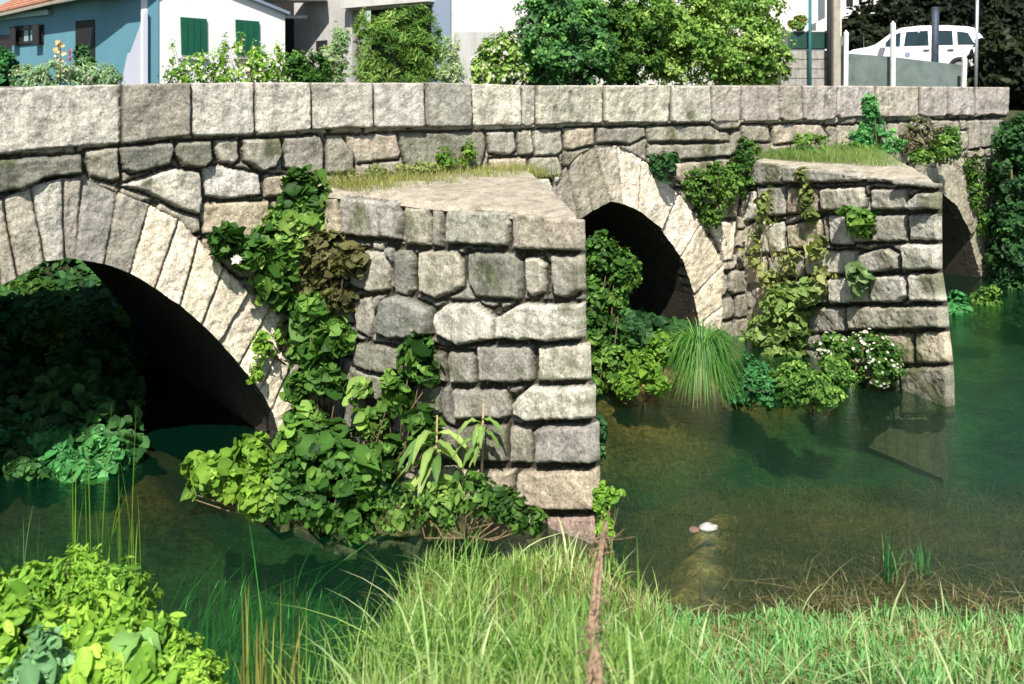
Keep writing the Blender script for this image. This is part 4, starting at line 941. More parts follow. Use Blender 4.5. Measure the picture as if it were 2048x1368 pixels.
# ------------------------------------------------------------------ buildings
def vplane(p0, p1):
    p0 = np.array([p0[0], p0[1], 0.0]); p1 = np.array([p1[0], p1[1], 0.0])
    return Plane(p0, p1 - p0, (0, 0, 1))
def xy(px, Y): return ((px - CX) / F * Y, Y)
def wallpoly(name, pl, px, th, mat, parent, out=0.0):
    return prism(name, [pl.loc(*p) for p in px], pl, out, out - th, mat, parent)
def frame(name, pl, rect, mat, parent, w=.06, out=.03):
    (x0, y0), (x1, y1) = pl.loc(rect[0], rect[3]), pl.loc(rect[2], rect[1])
    import bmesh
    V = []; Fc = []
    for (a0, b0, a1, b1) in ((x0, y0, x0 + w, y1), (x1 - w, y0, x1, y1), (x0 + w, y0, x1 - w, y0 + w), (x0 + w, y1 - w, x1 - w, y1)):
        b = len(V)
        for h in (0.0, out):
            for a, c in ((a0, b0), (a1, b0), (a1, b1), (a0, b1)): V.append(pl.w(a, c, h))
        Fc += [(b, b + 1, b + 2, b + 3), (b + 4, b + 5, b + 6, b + 7)] + [(b + i, b + (i + 1) % 4, b + 4 + (i + 1) % 4, b + 4 + i) for i in range(4)]
    return link(name, mesh_py(name, V, Fc), mat, parent)

# white house, its side wall coloured blue as if in shade
c0 = xy(293, 25); cR = (c0[0] + 2.80, c0[1] + 2.92); cL = (c0[0] - .8 * 14, c0[1] + 14)
WF = vplane(c0, cR); BF = vplane(cL, c0)
h1 = empty('cottage', (c0[0], c0[1], 3.05), 'low cottage with a white gable, green shutters and a side wall coloured blue as if shaded under clay tiles', 'house')
Lw = np.linalg.norm(np.array(cR) - np.array(c0)); Lb = np.linalg.norm(np.array(cL) - np.array(c0))
gz = [(0, 3.0), (Lw, 3.0), (Lw, 5.78), (Lw * .9, 5.95), (Lw * .2, 6.75), (0, 6.3)]
prism('gable_wall', gz, WF, 0, -.3, M['white'], h1)
prism('side_wall', [(0, 3.0), (Lb - .003, 3.0), (Lb - .003, 6.35), (0, 6.35)], BF, 0, -.3, M['blue'], h1)  # white wall, shade painted in as blue
wallpoly('sunlit_wall_patch', BF, [(242, 180), (296, 180), (296, 18), (291, 26), (262, 106), (257, 106)], .02, M['sunlit_side'], h1, .025)  # sunlight on the side wall, drawn as a thin paler sheet
# roof over the side wall: eave drops outwards, tiles
def quadslab(name, pts, th, mat, parent):
    pts = [np.array(p, float) for p in pts]; n = np.cross(pts[1] - pts[0], pts[3] - pts[0]); n /= np.linalg.norm(n)
    V = pts + [p - n * th for p in pts]
    return link(name, mesh_py(name, V, [(0, 1, 2, 3), (7, 6, 5, 4), (0, 4, 5, 1), (1, 5, 6, 2), (2, 6, 7, 3), (3, 7, 4, 0)]), mat, parent)
no = BF.n; back = -BF.n
e0 = BF.w(-1, 6.36, .45); e1 = BF.w(Lb + .05, 6.42, .45); r0 = BF.w(-1, 8.5, -3.5); r1 = BF.w(Lb + .05, 8.5, -3.5)
quadslab('roof', [e0, e1, r1, r0], .1, M['tile'], h1)
quadslab('fascia', [BF.w(-1, 6.18, .46), BF.w(Lb + .05, 6.28, .46), BF.w(Lb + .05, 6.36, .46), BF.w(-1, 6.3, .46)], .05, M['beige'], h1)
wallpoly('gutter_box', BF, [(-20, 32), (104, 19), (106, 29), (-20, 43)], .12, paint_mat('pale_blue_metal', (.25, .48, .5), .5), h1, .14)
f_ = frame('window_frame', BF, (32, 50, 88, 90), M['darkwood'], h1, .09, .06)
wallpoly('pane', BF, [(32, 52), (88, 49), (88, 88), (32, 91)], .02, M['void'], f_, .012)
for x0, x1 in ((50, 58), (63, 71)): wallpoly('curtain', BF, [(x0, 54), (x1, 53), (x1, 87), (x0, 88)], .01, paint_mat('curtain_cloth', (.25, .42, .42)), f_, .03)
wallpoly('shutter', BF, [(31, 54), (42, 52), (42, 92), (31, 90)], .03, M['darkwood'], h1, .2); wallpoly('shutter', BF, [(77, 49), (89, 48), (89, 88), (77, 90)], .03, M['darkwood'], h1, .2)
wallpoly('door', BF, [(152, 42), (190, 39), (192, 200), (153, 200)], .04, M['void'], h1, .02)
wallpoly('doorway', BF, [(-12, 70), (24, 69), (24, 200), (-12, 200)], .04, M['darkwood'], h1, .02)
for rect in ((360, 34, 412, 112), (470, 39, 517, 113)):
    sh = wallpoly('shutter', WF, [(rect[0], rect[1]), (rect[2], rect[1] + 4), (rect[2] + 1, rect[3]), (rect[0] + 2, rect[3] - 2)], .04, M['shutter'], h1, .05)
    a0, b0 = WF.loc(rect[0], rect[3]); a1, b1 = WF.loc(rect[2], rect[1] + 5)
    for k in range(1, 4):
        ax = a0 + (a1 - a0) * k / 4; prism('batten', [(ax - .008, b0 + .05), (ax + .008, b0 + .05), (ax + .008, b1 - .03), (ax - .008, b1 - .03)], WF, .058, .045, M['darkgreen'], sh)
    prism('sill', [(a0 - .06, b0 - .07), (a1 + .06, b0 - .07), (a1 + .06, b0 - .02), (a0 - .06, b0 - .02)], WF, .09, -.01, M['offwhite'], h1)
quadslab('roof', [WF.w(-.3, 6.25, .2), WF.w(Lw * .2, 6.86, .2), WF.w(Lw * .2, 6.86, -4), WF.w(-.3, 6.25, -4)], .08, M['tile'], h1)
quadslab('roof', [WF.w(Lw * .2, 6.86, .12), WF.w(Lw + .1, 5.86, .12), WF.w(Lw + .1, 5.86, -4), WF.w(Lw * .2, 6.86, -4)], .08, M['bluegrey'], h1)

# dark gap and post between houses
sh_ = empty('shed', (xy(578, 30)[0], 30, 3.05), 'dark open shed in the gap between the white and the grey house', 'shed')
boxm('back_wall', at(570, 60, 31) + np.array([0, 0, -.6]), (2.2, .2, 5.4), M['void'], sh_)
boxm('lintel', at(573, 34, 29.8), (1.2, .15, .08), M['offwhite'], sh_)
boxm('roof', at(575, -2, 29.9), (2.4, 1.2, .14), M['offwhite'], sh_)
# grey house with garage
g0 = xy(582, 31); g1 = xy(905, 26.5); g2 = xy(1590, 33)
GF = vplane(g0, g1); HF = vplane(g1, g2)
h2 = empty('grey_house', (g1[0], g1[1], 3.05), 'pale rendered house with a wide dark garage opening behind the tall shrub', 'house')
Lg = np.linalg.norm(np.array(g1) - np.array(g0)); Lh = np.linalg.norm(np.array(g2) - np.array(g1))
gl = GF.loc(704, 22); gr = GF.loc(866, 8)
prism('front_wall', [(0, 3), (gl[0], 3), gl, gr, (gr[0], 3), (Lg, 3), (Lg, 9.5), (0, 9.5)], GF, 0, -.3, M['greywall'], h2)
prism('garage_recess', [(gl[0] - .2, 3), (gr[0] + .2, 3), (gr[0] + .2, 7), (gl[0] - .2, 7)], GF, -.9, -1.0, M['void'], h2)
wallpoly('pilaster', GF, [(866, -60), (903, -60), (903, 220), (866, 220)], .12, M['bluegrey'], h2, .06)
wallpoly('window', GF, [(633, 82), (655, 80), (655, 101), (633, 102)], .02, M['void'], h2, .02)
wallpoly('canopy', GF, [(700, -12), (872, -28), (872, 4), (700, 18)], .6, M['offwhite'], h2, .35)
prism('end_wall', [(0.002, 3), (Lh, 3), (Lh, 9.5), (0.002, 9.5)], HF, 0, -.3, M['palewall'], h2)
wallpoly('plinth', HF, [(907, 64), (1200, 64), (1200, 220), (907, 220)], .03, M['offwhite'], h2, .04)

# corner with planter, awning and pole
pt = empty('patio_wall', (xy(1620, 28)[0], 28, 3.05), 'low grey stone wall carrying the planter box at the right', 'wall')
PW = vplane(xy(1560, 28.0), xy(1672, 28.0))
wallpoly('masonry', PW, [(1560, 101), (1668, 101), (1668, 230), (1560, 230)], .35, M['rubble'], pt)
for k, yy in enumerate((118, 137, 156)): wallpoly('joint', PW, [(1560, yy), (1668, yy), (1668, yy + .9), (1560, yy + .9)], .01, M['void'], pt, .006)
pb = empty('planter_box', tuple(at(1620, 100, 28.1)), 'long dark green planter box on the grey wall with red and green flowers', 'planter')
boxm('box', at(1618, 81, 28.1), (1.12, .28, .48), M['darkgreen'], pb, bev=.02); boxm('rim', at(1618, 63, 28.1), (1.16, .32, .04), M['offwhite'], pb)
shrub('potted_flowers', 'red flowered plant in the dark green planter box', 'plant', [B(1597, 50, 28.0, 16, 12), B(1600, 38, 28.1, 12, 8)], 700, .07, G_IVY, base=at(1598, 60, 28.1), flowers=(90, .035, (.3, .04, .02)))
ps = empty('awning', tuple(at(1640, 20, 29.5)), 'white sloping awning above the planter', 'awning')
AW = vplane(xy(1570, 29.5), xy(1670, 29.5)); wallpoly('canvas', AW, [(1565, -60), (1668, -60), (1668, 28), (1625, 48), (1565, 26)], .06, M['palewall'], ps)
boxm('back_wall', at(1610, 60, 31) , (2.2, .2, 5.0), M['palewall'], ps)
def pole(name, label, px0, py0, px1, py1, Y, r, mat, sides=10, cap=False, cat='post', zb=None):
    a = at(px0, py0, Y); b = at(px1, py1, Y)
    if zb is not None: b[2] = zb
    o = tubes(name, [([a, (a + b) / 2, b], [r, r, r])], mat, None, sides, True)
    tag(o, label, cat); return o
pole('green_pole', 'slim dark green pole standing behind the planter box', 1620, -20, 1620, 100, 27.7, .045, paint_mat('green_pole_paint', (.02, .12, .13)), zb=3.0, cat='pole')
pole('black_post', 'thick black post right of the planter box', 1659, -30, 1659, 100, 27.6, .075, M['void'], zb=3.0, cat='pole')
o = boxm('concrete_pillar', at(1672, 20, 27.4), (.19, .2, 9), M['beige']); tag(o, 'tall beige concrete pillar between the grey wall and the white posts', 'pillar')
# retaining wall and fence posts
RWp = vplane(xy(1676, 27.6), xy(1940, 28.4))
rw = wallpoly('retaining_wall', RWp, [(1680, 72), (1689, 72), (1689, 106), (1700, 107), (1780, 113), (1860, 123), (1925, 130), (1925, 240), (1680, 240)], .25, M['teal'], None)
tag(rw, 'mossy green concrete wall in front of the parked white car', 'wall')
for px0, y0, px1, Y, lab in ((1692, 66, 1690, 27.3, 'white wooden fence post nearest the beige pillar'), (1786, 48, 1785, 27.5, 'white pointed fence post before the car windscreen'), (1929, 118, 1924, 27.9, 'short white fence post below the car tail')):
    w = .055; a = at(px0, y0, Y); b = at(px1, 250, Y); t = a + np.array([0, 0, .09])
    V = [a + [sx * w, sy * w, -.0] for sx, sy in ((-1, -1), (1, -1), (1, 1), (-1, 1))] + [b + [sx * w, sy * w, 0] for sx, sy in ((-1, -1), (1, -1), (1, 1), (-1, 1))] + [t]
    o = link('fence_post', mesh_py('fence_post', V, [(0, 1, 5, 4), (1, 2, 6, 5), (2, 3, 7, 6), (3, 0, 4, 7), (7, 6, 5, 4), (0, 8, 1), (1, 8, 2), (2, 8, 3), (3, 8, 0)]), M['post'])
    tag(o, lab, 'post', 'white fence posts')
pole('metal_pole', 'thin galvanised pole crossing the tail of the white car', 1955, -20, 1951, 175, 27.9, .045, M['metal'], zb=3.0, cat='pole')
pole('timber_pole', 'dark weathered pole in front of the car doors', 1871, 14, 1869, 130, 28.3, .10, M['tarpost'], zb=3.4, cat='pole')
# white building and railing far right
WBp = vplane(xy(1660, 40), xy(1772, 40))
h3 = empty('white_house', (xy(1720, 40)[0], 40, 4.0), 'white house corner with a dark window above the parked car', 'house')
wallpoly('wall', WBp, [(1640, -120), (1720, -120), (1720, 35), (1640, 40)], 2.0, M['white'], h3)
f_ = wallpoly('window', WBp, [(1692, -30), (1706, -30), (1706, 12), (1692, 13)], .05, M['void'], h3, .02)
bal = empty('balcony_railing', (xy(1800, 41)[0], 41, 6.5), 'white balcony wall with dark uprights at the top right', 'railing')
BLp = vplane(xy(1720, 41), xy(1860, 41))
wallpoly('parapet_panel', BLp, [(1722, -60), (1850, -60), (1850, -6), (1800, 5), (1722, 11)], .15, M['palewall'], bal)
for px in (1742, 1757): wallpoly('upright', BLp, [(px, -60), (px + 5, -60), (px + 5, 9), (px, 10)], .03, M['void'], bal, .03)
rl = tubes('handrail', [([at(1742, 27, 38), at(1800, 23, 38), at(1870, 17, 38)], [.03, .03, .03]), ([at(1742, 27, 38), at(1742, 190, 38)], .03)], M['post'], None, 6)
tag(rl, 'pale sloping handrail above the bonnet of the car', 'railing')

# hedge and trees behind the car
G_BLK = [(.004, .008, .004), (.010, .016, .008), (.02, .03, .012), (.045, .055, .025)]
hb = [('dark hedge behind the bonnet of the white car', [(1720, 90, 50, 60), (1790, 70, 60, 60), (1720, 130, 60, 50)], 36.5),
      ('dark hedge behind the roof of the white car', [(1850, 40, 60, 60), (1920, 40, 60, 60), (1800, 20, 60, 40), (1880, 100, 70, 70)], 37),
      ('almost black trees at the top right corner', [(1990, 20, 70, 70), (2040, 60, 60, 80), (1990, 90, 60, 60), (2080, 130, 70, 90)], 34),
      ('dark ivy bank under the trees at the right edge', [(2000, 120, 40, 50), (2035, 140, 50, 50), (1990, 160, 30, 30), (2075, 150, 50, 60), (2030, 175, 50, 24)], 28.4)]
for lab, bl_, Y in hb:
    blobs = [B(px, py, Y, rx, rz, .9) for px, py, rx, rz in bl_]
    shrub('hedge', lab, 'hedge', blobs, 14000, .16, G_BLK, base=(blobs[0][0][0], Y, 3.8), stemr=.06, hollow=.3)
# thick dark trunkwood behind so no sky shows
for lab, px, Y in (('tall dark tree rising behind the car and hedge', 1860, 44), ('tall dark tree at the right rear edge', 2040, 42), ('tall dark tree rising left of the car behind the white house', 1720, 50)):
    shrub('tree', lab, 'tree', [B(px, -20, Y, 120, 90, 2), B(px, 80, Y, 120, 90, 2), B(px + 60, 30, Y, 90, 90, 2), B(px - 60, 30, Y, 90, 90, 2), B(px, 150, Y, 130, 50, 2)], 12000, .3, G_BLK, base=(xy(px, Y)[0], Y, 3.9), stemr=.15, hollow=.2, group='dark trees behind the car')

# ------------------------------------------------------------------ car
def car():
    Yc = 32.0
    p = at(1832, 150, Yc); zg = 4.02
    root = empty('parked_car', (p[0], p[1], zg), 'white estate car parked on the raised lane behind the mossy wall', 'car')
    root.rotation_euler = (0, 0, math.atan2(.53, -.85))
    Lc = 4.45
    # stations from tail (x=-) to nose (x=+): x, half width, z bottom, z belt, half width top, z roof
    st = [(-2.22, .66, .45, .80, .62, .86), (-2.18, .76, .32, .92, .66, 1.02), (-2.05, .80, .28, .96, .64, 1.20), (-1.80, .83, .26, .97, .62, 1.50), (-1.55, .84, .26, .97, .62, 1.57), (-1.0, .85, .26, .97, .63, 1.62),
          (-.2, .85, .26, .96, .63, 1.63), (.35, .85, .26, .95, .62, 1.58), (.62, .85, .26, .95, .62, 1.45), (1.12, .84, .26, .97, .66, 1.06), (1.35, .83, .27, .93, .68, .985), (1.8, .80, .28, .86, .66, .91), (2.08, .74, .32, .72, .6, .78), (2.2, .62, .40, .6, .5, .64)]
    V = []; Fc = []; 
    for x, w, zb_, zl, wt, zr in st:
        pr = [(w * .92, zb_), (w, zb_ + .14), (w, (zb_ + zl) / 2 + .05), (w * .975, zl), (wt + (w - wt) * .15, zl + (zr - zl) * .8), (wt * .93, zr - .015), (wt * .5, zr + .012), (0, zr + .018)]
        rg = [(x, a, b) for a, b in pr] + [(x, -a, b) for a, b in pr[-2::-1]]
        V += rg
    k = 15
    for i in range(len(st) - 1):
        for j in range(k - 1): Fc.append((i * k + j, i * k + j + 1, (i + 1) * k + j + 1, (i + 1) * k + j))
        Fc.append((i * k + k - 1, i * k, (i + 1) * k, (i + 1) * k + k - 1))
    Fc.append(tuple(range(k))[::-1]); Fc.append(tuple((len(st) - 1) * k + j for j in range(k)))
    def add(name, V, Fc, mat, par, smooth=False):
        me = mesh_py(name, V, Fc, smooth); me.materials.append(mat); o = bpy.data.objects.new(name, me); COL.objects.link(o); o.parent = par; return o
    body = add('body', V, Fc, M['carpaint'], root, True)
    md = body.modifiers.new('es', 'EDGE_SPLIT'); md.split_angle = R(40)
    # interpolate the side surface at (x, t) where t 0 = belt, 1 = near roof
    def side(x, t, sgn, off=.006):
        xs = [s_[0] for s_ in st]; f = lambda i: float(np.interp(x, xs, [s_[i] for s_ in st]))
        w, zl, wt, zr = f(1), f(3), f(4), f(5)
        y = w * .975 + (wt + (w - wt) * .15 - w * .975) * t; z = zl + (zr - zl) * .8 * t
        return (x, sgn * (y + off), z)
    for sgn in (-1, 1):
        for xa, xb, ta, tb in ((.33, 1.02, .52, .04), (-.52, .22, 0, 0), (-1.22, -.66, 0, 0), (-1.86, -1.34, 0, 0)):
            # polygon: bottom back, bottom front, top front, top back
            if xa == .33: pts = [(xa, .04), (xb - .04, .04), (.62, .93), (xa, .96)]
            elif xa == -1.86: pts = [(xa + .02, .06), (xb, .06), (xb + .04, .92), (xa + .24, .88)]
            else: pts = [(xa, .05), (xb, .05), (xb - .04, .95), (xa + .05, .95)]
            Vw = []; n = 6
            for i in range(n + 1):
                for j in range(2):
                    t0 = i / n; a = pts[0] if j == 0 else pts[1]; b = pts[3] if j == 0 else pts[2]
                    Vw.append(side(a[0] + (b[0] - a[0]) * t0, a[1] + (b[1] - a[1]) * t0, sgn))
            Fw = [(2 * i, 2 * i + 1, 2 * i + 3, 2 * i + 2) for i in range(n)]
            add('window', Vw, Fw, M['glass'], root)
        # door seams and handles
        for xs_ in (.28, -.6, -1.28):
            Vs = [(xs_, sgn * (.852), .35), (xs_ + .012, sgn * .852, .35), (xs_ + .012, sgn * .835, .95), (xs_, sgn * .835, .95)]
            add('door_seam', Vs, [(0, 1, 2, 3)], M['rubber'], root)
        for xs_ in (-.45, -1.15):
            V8 = [(xs_ + a * .09, sgn * (.85 + b * .03), .86 + c * .015) for a in (-1, 1) for b in (0, 1) for c in (-1, 1)]
            add('door_handle', V8, [(0, 1, 3, 2), (4, 5, 7, 6), (0, 1, 5, 4), (2, 3, 7, 6), (0, 2, 6, 4), (1, 3, 7, 5)], M['rubber'], root)
        # mirror
        V8 = [(.82 + a * .08, sgn * (.98 + b * .09), 1.02 + c * .07) for a in (-1, 1) for b in (-1, 1) for c in (-1, 1)]
        add('wing_mirror', V8, [(0, 1, 3, 2), (4, 5, 7, 6), (0, 1, 5, 4), (2, 3, 7, 6), (0, 2, 6, 4), (1, 3, 7, 5)], M['carpaint'], root)
        # rear lamp
        V8 = [(-2.1 + a * .09, sgn * (.72 + b * .08), .98 + c * .16) for a in (-1, 1) for b in (-1, 1) for c in (-1, 1)]
        add('tail_lamp', V8, [(0, 1, 3, 2), (4, 5, 7, 6), (0, 1, 5, 4), (2, 3, 7, 6), (0, 2, 6, 4), (1, 3, 7, 5)], M['redpot'], root)
        for xw in (-1.4, 1.38):
            Vt = []; Ft = []; n = 20; prof = [(.19, .0), (.30, .0), (.32, .03), (.32, .17), (.30, .2), (.19, .2)]
            for i in range(n):
                a = 2 * math.pi * i / n
                for r_, d in prof: Vt.append((xw + r_ * math.cos(a), sgn * (.87 - d), .32 + r_ * math.sin(a)))
            m_ = len(prof)
            for i in range(n):
                for j in range(m_): Ft.append((i * m_ + j, i * m_ + (j + 1) % m_, ((i + 1) % n) * m_ + (j + 1) % m_, ((i + 1) % n) * m_ + j))
            wh = add('wheel', Vt, Ft, M['rubber'], root, True)
            Vh = [(xw, sgn * .85, .32)] + [(xw + .19 * math.cos(2 * math.pi * i / n), sgn * .845, .32 + .19 * math.sin(2 * math.pi * i / n)) for i in range(n)]
            add('hub', Vh, [(0, 1 + i, 1 + (i + 1) % n) for i in range(n)], M['metal'], wh)
    # windscreen, rear window
    add('windscreen', [(1.10, .62, 1.085), (1.10, -.62, 1.085), (.64, -.54, 1.455), (.64, .54, 1.455)], [(0, 1, 2, 3)], M['glass'], root)
    add('rear_window', [(-2.07, .56, 1.2), (-2.07, -.56, 1.2), (-1.83, -.52, 1.5), (-1.83, .52, 1.5)], [(0, 1, 2, 3)], M['glass'], root)
    add('aerial', [(1.5, .5, .93), (1.512, .5, .93), (1.506, .512, .93), (1.5, .5, 1.55)], [(0, 1, 3), (1, 2, 3), (2, 0, 3)], M['metal'], root)
    # round badge on the front door
    n = 18
    for sgn in (-1, 1):
        Vb = [(.1, sgn * .862, .72)] + [(.1 + .09 * math.cos(2 * math.pi * i / n), sgn * .862, .72 + .08 * math.sin(2 * math.pi * i / n)) for i in range(n)]
        add('door_badge', Vb, [(0, 1 + i, 1 + (i + 1) % n) for i in range(n)], M['bluegrey'], root)
    return root
car()

# ------------------------------------------------------------------ foreground
GRASS = [(.04, .13, .02), (.10, .24, .04), (.22, .38, .08), (.38, .50, .17), (.52, .56, .28)]
GRASSB = [(.03, .15, .04), (.08, .28, .08), (.16, .42, .13), (.30, .54, .20), (.45, .56, .28)]
def meadow(name, label, n, x0, x1, y0, y1, h, w, cols, seed, cond=None, lean=.3, tip=None, bright=1.0):
    r = np.random.default_rng(seed)
    yy = y0 + (y1 - y0) * r.uniform(0, 1, n * 3); xx = r.uniform(x0, x1, n * 3)
    k = np.abs(xx) < .56 * yy + .3
    k &= (edgeY(xx) - yy > -.15)
    if cond is not None: k &= cond(xx, yy)
    dens = fbm(xx * 1.8, yy * 1.8, seed, 3); k &= r.uniform(-1.1, .5, len(xx)) < dens
    xx = xx[k][:n]; yy = yy[k][:n]; P = np.stack([xx, yy, ground(xx, yy) - .01], 1)
    C = pal(len(P), cols, P, seed, bright, r, 1.2)
    hh = h * np.interp(yy, [5.5, 8.5], [1, .5]) * (1 + .75 * fbm(xx * 2.4, yy * 2.4, seed + 4, 3))
    o = blades(name, P, hh, w, C, lean=lean, r=r, tipcol=tip, segs=5); tag(o, label, 'grass', kind='stuff'); return o
meadow('meadow_grass', 'long bright green grass on the near bank below the pier', 8500, -1.2, 1.2, 3.2, 8.8, .24, .012, GRASS, 101, lean=.4)
meadow('meadow_grass', 'blue green grass on the near bank at the lower right', 11000, 1.0, 5.2, 3.2, 7.6, .13, .013, GRASSB, 102, lean=.5)
meadow('meadow_grass', 'short fine grass under the taller blades of the bank', 24000, -3.4, 5.4, 3.0, 9.5, .08, .008, GRASS, 103, bright=.6)
meadow('meadow_grass', 'straw coloured dead grass at the waterside of the near bank', 900, -1.6, 4.8, 5.6, 9.5, .22, .006, [(.3, .24, .12), (.5, .42, .25), (.4, .34, .18)], 104, cond=lambda x, y: edgeY(x) - y < 1.4, lean=.9)

meadow('meadow_grass', 'tallest pale blades standing out of the grass on the near bank', 420, -1.15, 4.6, 4.6, 9.0, .36, .017, [(.2, .36, .1), (.42, .55, .24), (.6, .62, .38)], 105, lean=.7)
meadow('meadow_grass', 'long loose blades leaning over the dark pool at the left of the grass bank', 650, -1.3, -.2, 5.6, 8.3, .44, .012, GRASS, 106, lean=.6)
# leafy herbs lower left
hpos = [((60, 1215), 6.7, 70), ((150, 1180), 6.7, 70), ((230, 1220), 6.5, 70), ((40, 1300), 6.0, 75), ((140, 1290), 6.0, 75), ((240, 1300), 6.0, 65), ((90, 1370), 5.6, 80), ((200, 1375), 5.6, 70), ((310, 1320), 5.9, 50), ((-40, 1230), 6.5, 80), ((-50, 1340), 5.9, 80), ((350, 1350), 5.8, 45), ((390, 1385), 5.7, 42), ((290, 1390), 5.6, 60)]
hl = ['leafy herb under the tall reeds', 'yellow green topped herb at the peak of the leafy mound', 'bright herb on the right shoulder of the leafy mound', 'broad leaved herb at the left edge of the lower corner', 'broad leaved herb in the middle of the leafy mound', 'herb with large pale leaves at the right of the mound',
      'grey green herb at the lower left corner', 'herb in the bottom middle of the leafy mound', 'small herb beside the dark pool edge', 'herb cut by the left picture edge high on the mound', 'herb cut by the left picture edge low on the mound', 'yellow herb low on the right foot of the mound', 'outermost yellow herb by the pool at the bottom edge', 'herb at the bottom edge below the large pale leaves']
for i, ((px, py), Y, rr_) in enumerate(hpos):
    b = B(px, py, Y, rr_, rr_ * .8, .3)
    base = np.array([b[0][0], b[0][1], float(ground(b[0][0], b[0][1]))])
    top = i in (1, 2, 11, 12)
    shrub('leafy_herb', hl[i], 'plant', [b, (b[0] + [0, 0, .08], (b[1][0] * .6, .2, b[1][2]))], 2600 if top else 1700, .042 if top else .062, G_YEL if i != 6 else [(.08, .2, .08), (.16, .32, .14), (.3, .45, .22)], base=base, shape='oval', aspect=.34 if top else .55, bright=1.05, stemr=.006, hollow=.2, group='leafy herbs on the near bank', jit=.45)
# some really large leaves
for (px, py, Y, n, lab) in ((270, 1290, 5.75, 9, 'rosette of large pale green leaves beside the dark pool'), (40, 1235, 6.2, 7, 'rosette of large leaves at the left edge of the leafy mound')):
    dock('broadleaf_rosette', lab, at(px, py, Y), n, .26, .13, [(.2, .38, .1), (.3, .46, .16)], height=.06, up=.3, seed=px)

def reeds(name, label, n, px0, px1, pyb, pyt, Y, cols, w=.008, lean=.12, seed=0, cat='reeds'):
    r = np.random.default_rng(seed); xs = r.uniform(px0, px1, n); P = np.array([at(x, pyb, Y + r.uniform(-.2, .2)) for x in xs])
    h = (pyb - pyt) / F * Y
    o = blades(name, P, h * r.uniform(.45, 1.0, n), w, pal(n, cols, None, 0, 1, r), lean=lean, r=r, segs=6); return tag(o, label, cat)
reeds('reeds', 'thin reeds rising beside the leafy mound over the dark pool', 34, 140, 285, 1170, 935, 7.4, G_YEL, seed=5)
reeds('reeds', 'few thin reeds standing at the far left against the pool', 8, 20, 100, 1160, 1010, 7.6, [(.1, .2, .08), (.2, .34, .16)], seed=15)
reeds('reeds', 'ochre tipped reeds at the bottom beside the dark pool', 46, 480, 600, 1400, 1200, 6.2, [(.2, .22, .06), (.4, .36, .1), (.2, .34, .06)], .012, seed=6)
reeds('reeds', 'broad green reeds at the right foot of the nearer pier', 40, 1196, 1262, 1270, 1060, 8.0, G_IVY, .02, .25, seed=7)
reeds('reeds', 'tuft of green reeds standing in the shallow water at right', 30, 1762, 1800, 1165, 1040, 8.2, G_TEAL, .012, .3, seed=8)
reeds('reeds', 'short green sprig right of the water reed tuft', 22, 1832, 1862, 1150, 1085, 8.3, G_TEAL, .012, .3, seed=9)
shrub('shrub', 'thin yellow green plant against the right edge of the nearer pier', 'plant', [B(1205, 1010, 8.75, 16, 40), B(1225, 990, 8.75, 20, 14), B(1210, 1060, 8.6, 16, 24)], 520, .045, G_YEL, base=at(1205, 1100, 8.6))
shrub('shrub', 'little bush at the right edge of the nearer pier in the shade', 'plant', [B(1195, 860, 9.6, 18, 28), B(1200, 900, 9.6, 12, 24)], 500, .05, G_DARK, base=at(1192, 930, 9.6), bright=1.4)
# withered stalk
r = np.random.default_rng(8); paths = []
cen = [at(1212, 1050, 5.3), at(1194, 1150, 5.1), at(1184, 1250, 4.8), at(1188, 1330, 4.5), at(1190, 1440, 4.2)]
for k in range(5):
    paths.append(([c + r.normal(0, .012, 3) for c in cen], [.006, .009, .010, .012, .012]))
for k in range(70):
    i = r.uniform(0, 3.99); a = cen[int(i)] + (cen[int(i) + 1] - cen[int(i)]) * (i - int(i)); paths.append(([a + r.normal(0, .01, 3), a + r.normal(0, .035, 3), a + r.normal(0, .05, 3)], [.005, .003, .001]))
o = tubes('withered_stalk', paths, paint_mat('withered_bark', (.30, .2, .13), .95, .4, 40), None, 5); tag(o, 'brown shaggy withered stalk rising through the grass below the nearer pier', 'plant')
# river stones
def rock(name, label, c, s, seed, col):
    r = np.random.default_rng(seed); n, m = 18, 12; V = []; Fc = []
    for i in range(m + 1):
        th = math.pi * i / m
        for j in range(n):
            ph = 2 * math.pi * j / n; d = np.array([math.sin(th) * math.cos(ph), math.sin(th) * math.sin(ph), math.cos(th)])
            k = 1 + .25 * float(fbm(np.array([d[0] * 1.7 + seed]), np.array([d[1] * 1.7 + d[2] * 2]), seed, 3)[0])
            V.append(np.array(c) + d * np.array(s) * k)
    for i in range(m):
        for j in range(n): Fc.append((i * n + j, i * n + (j + 1) % n, (i + 1) * n + (j + 1) % n, (i + 1) * n + j))
    o = link(name, mesh_py(name, V, Fc, True), col); return tag(o, label, 'stone')
RM = stone_mat('river_stone', (.5, .47, .44), .4)
rock('river_stone', 'pale round stone breaking the water surface right of the nearer pier', at(1416, 1056, 9.05), (.085, .06, .045), 3, RM)
rock('river_stone', 'small brown stone touching the pale one in the water', at(1388, 1060, 9.0), (.05, .05, .03), 5, stone_mat('brown_river_stone', (.2, .12, .09), .4))

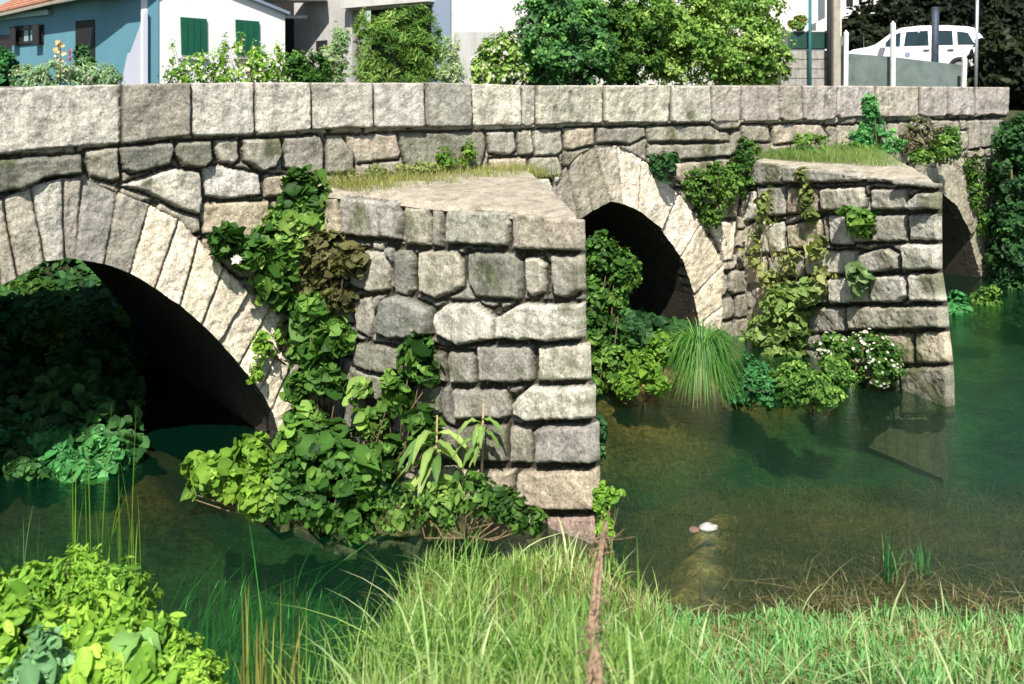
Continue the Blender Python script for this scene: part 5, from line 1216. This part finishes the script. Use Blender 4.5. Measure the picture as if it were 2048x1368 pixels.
# submerged weed on the shallow bed
r = np.random.default_rng(12); n = 20000
xx = r.uniform(1.2, 6.5, n); yy = r.uniform(7.6, 12.5, n); k = (edgeY(xx) - yy < .1); xx, yy = xx[k], yy[k]; P = np.stack([xx, yy, ground(xx, yy)], 1)
o = blades('water_weed', P, .11, .008, pal(len(P), [(.05, .05, .02), (.14, .13, .05), (.28, .23, .11), (.42, .36, .2)], P, 4, 1, r), lean=2.0, r=r, segs=4); tag(o, 'brown and olive weed matted over the shallow river bed', 'water weed', kind='stuff')
r = np.random.default_rng(13); n = 1500
xx = r.normal(-2.0, .35, n); yy = r.normal(7.3, .35, n); P = np.stack([xx, yy, np.full(n, -.28)], 1)
o = blades('water_weed', P, .22, .014, pal(n, [(.03, .2, .05), (.08, .4, .08)], None, 4, 1, r), lean=1.2, r=r, segs=4, dirn=np.array([.3, 1, 0])); tag(o, 'bright green weed waving under the dark pool', 'water weed', kind='stuff')

# ------------------------------------------------------------------ light, camera
W = bpy.data.worlds.new('World'); S.world = W; W.use_nodes = True
nt = W.node_tree; bg = nt.nodes['Background']; sky = nt.nodes.new('ShaderNodeTexSky'); sky.sky_type = 'NISHITA'; sky.sun_disc = False
EL = 52; SX, SY = -.12, -1.0
sky.sun_elevation = R(EL); sky.sun_rotation = math.atan2(SX, SY)
nt.links.new(sky.outputs[0], bg.inputs[0]); bg.inputs[1].default_value = .07
sun = bpy.data.lights.new('sun', 'SUN'); sun.energy = 4.6; sun.angle = R(.5); sun.color = (1, .95, .86)
so = bpy.data.objects.new('sun', sun); COL.objects.link(so)
dv = Vector((SX, SY, 0)).normalized() * math.cos(R(EL)) + Vector((0, 0, math.sin(R(EL))))
so.rotation_euler = dv.to_track_quat('Z', 'Y').to_euler(); so.location = (5, -20, 30)
cam = bpy.data.cameras.new('camera'); co = bpy.data.objects.new('camera', cam); COL.objects.link(co)
co.location = (0, 0, HC); co.rotation_euler = (R(90), 0, 0)
cam.sensor_width = 36; cam.lens = 36 * F / 2048; cam.shift_y = -(684 - HY) / 2048; cam.clip_end = 2000; cam.clip_start = .05
cam.dof.use_dof = True; cam.dof.focus_distance = 12; cam.dof.aperture_fstop = 2.0
S.camera = co
S.render.engine = 'CYCLES'
S.view_settings.view_transform = 'Standard'; S.view_settings.look = 'None'; S.view_settings.exposure = .95; S.view_settings.gamma = 1
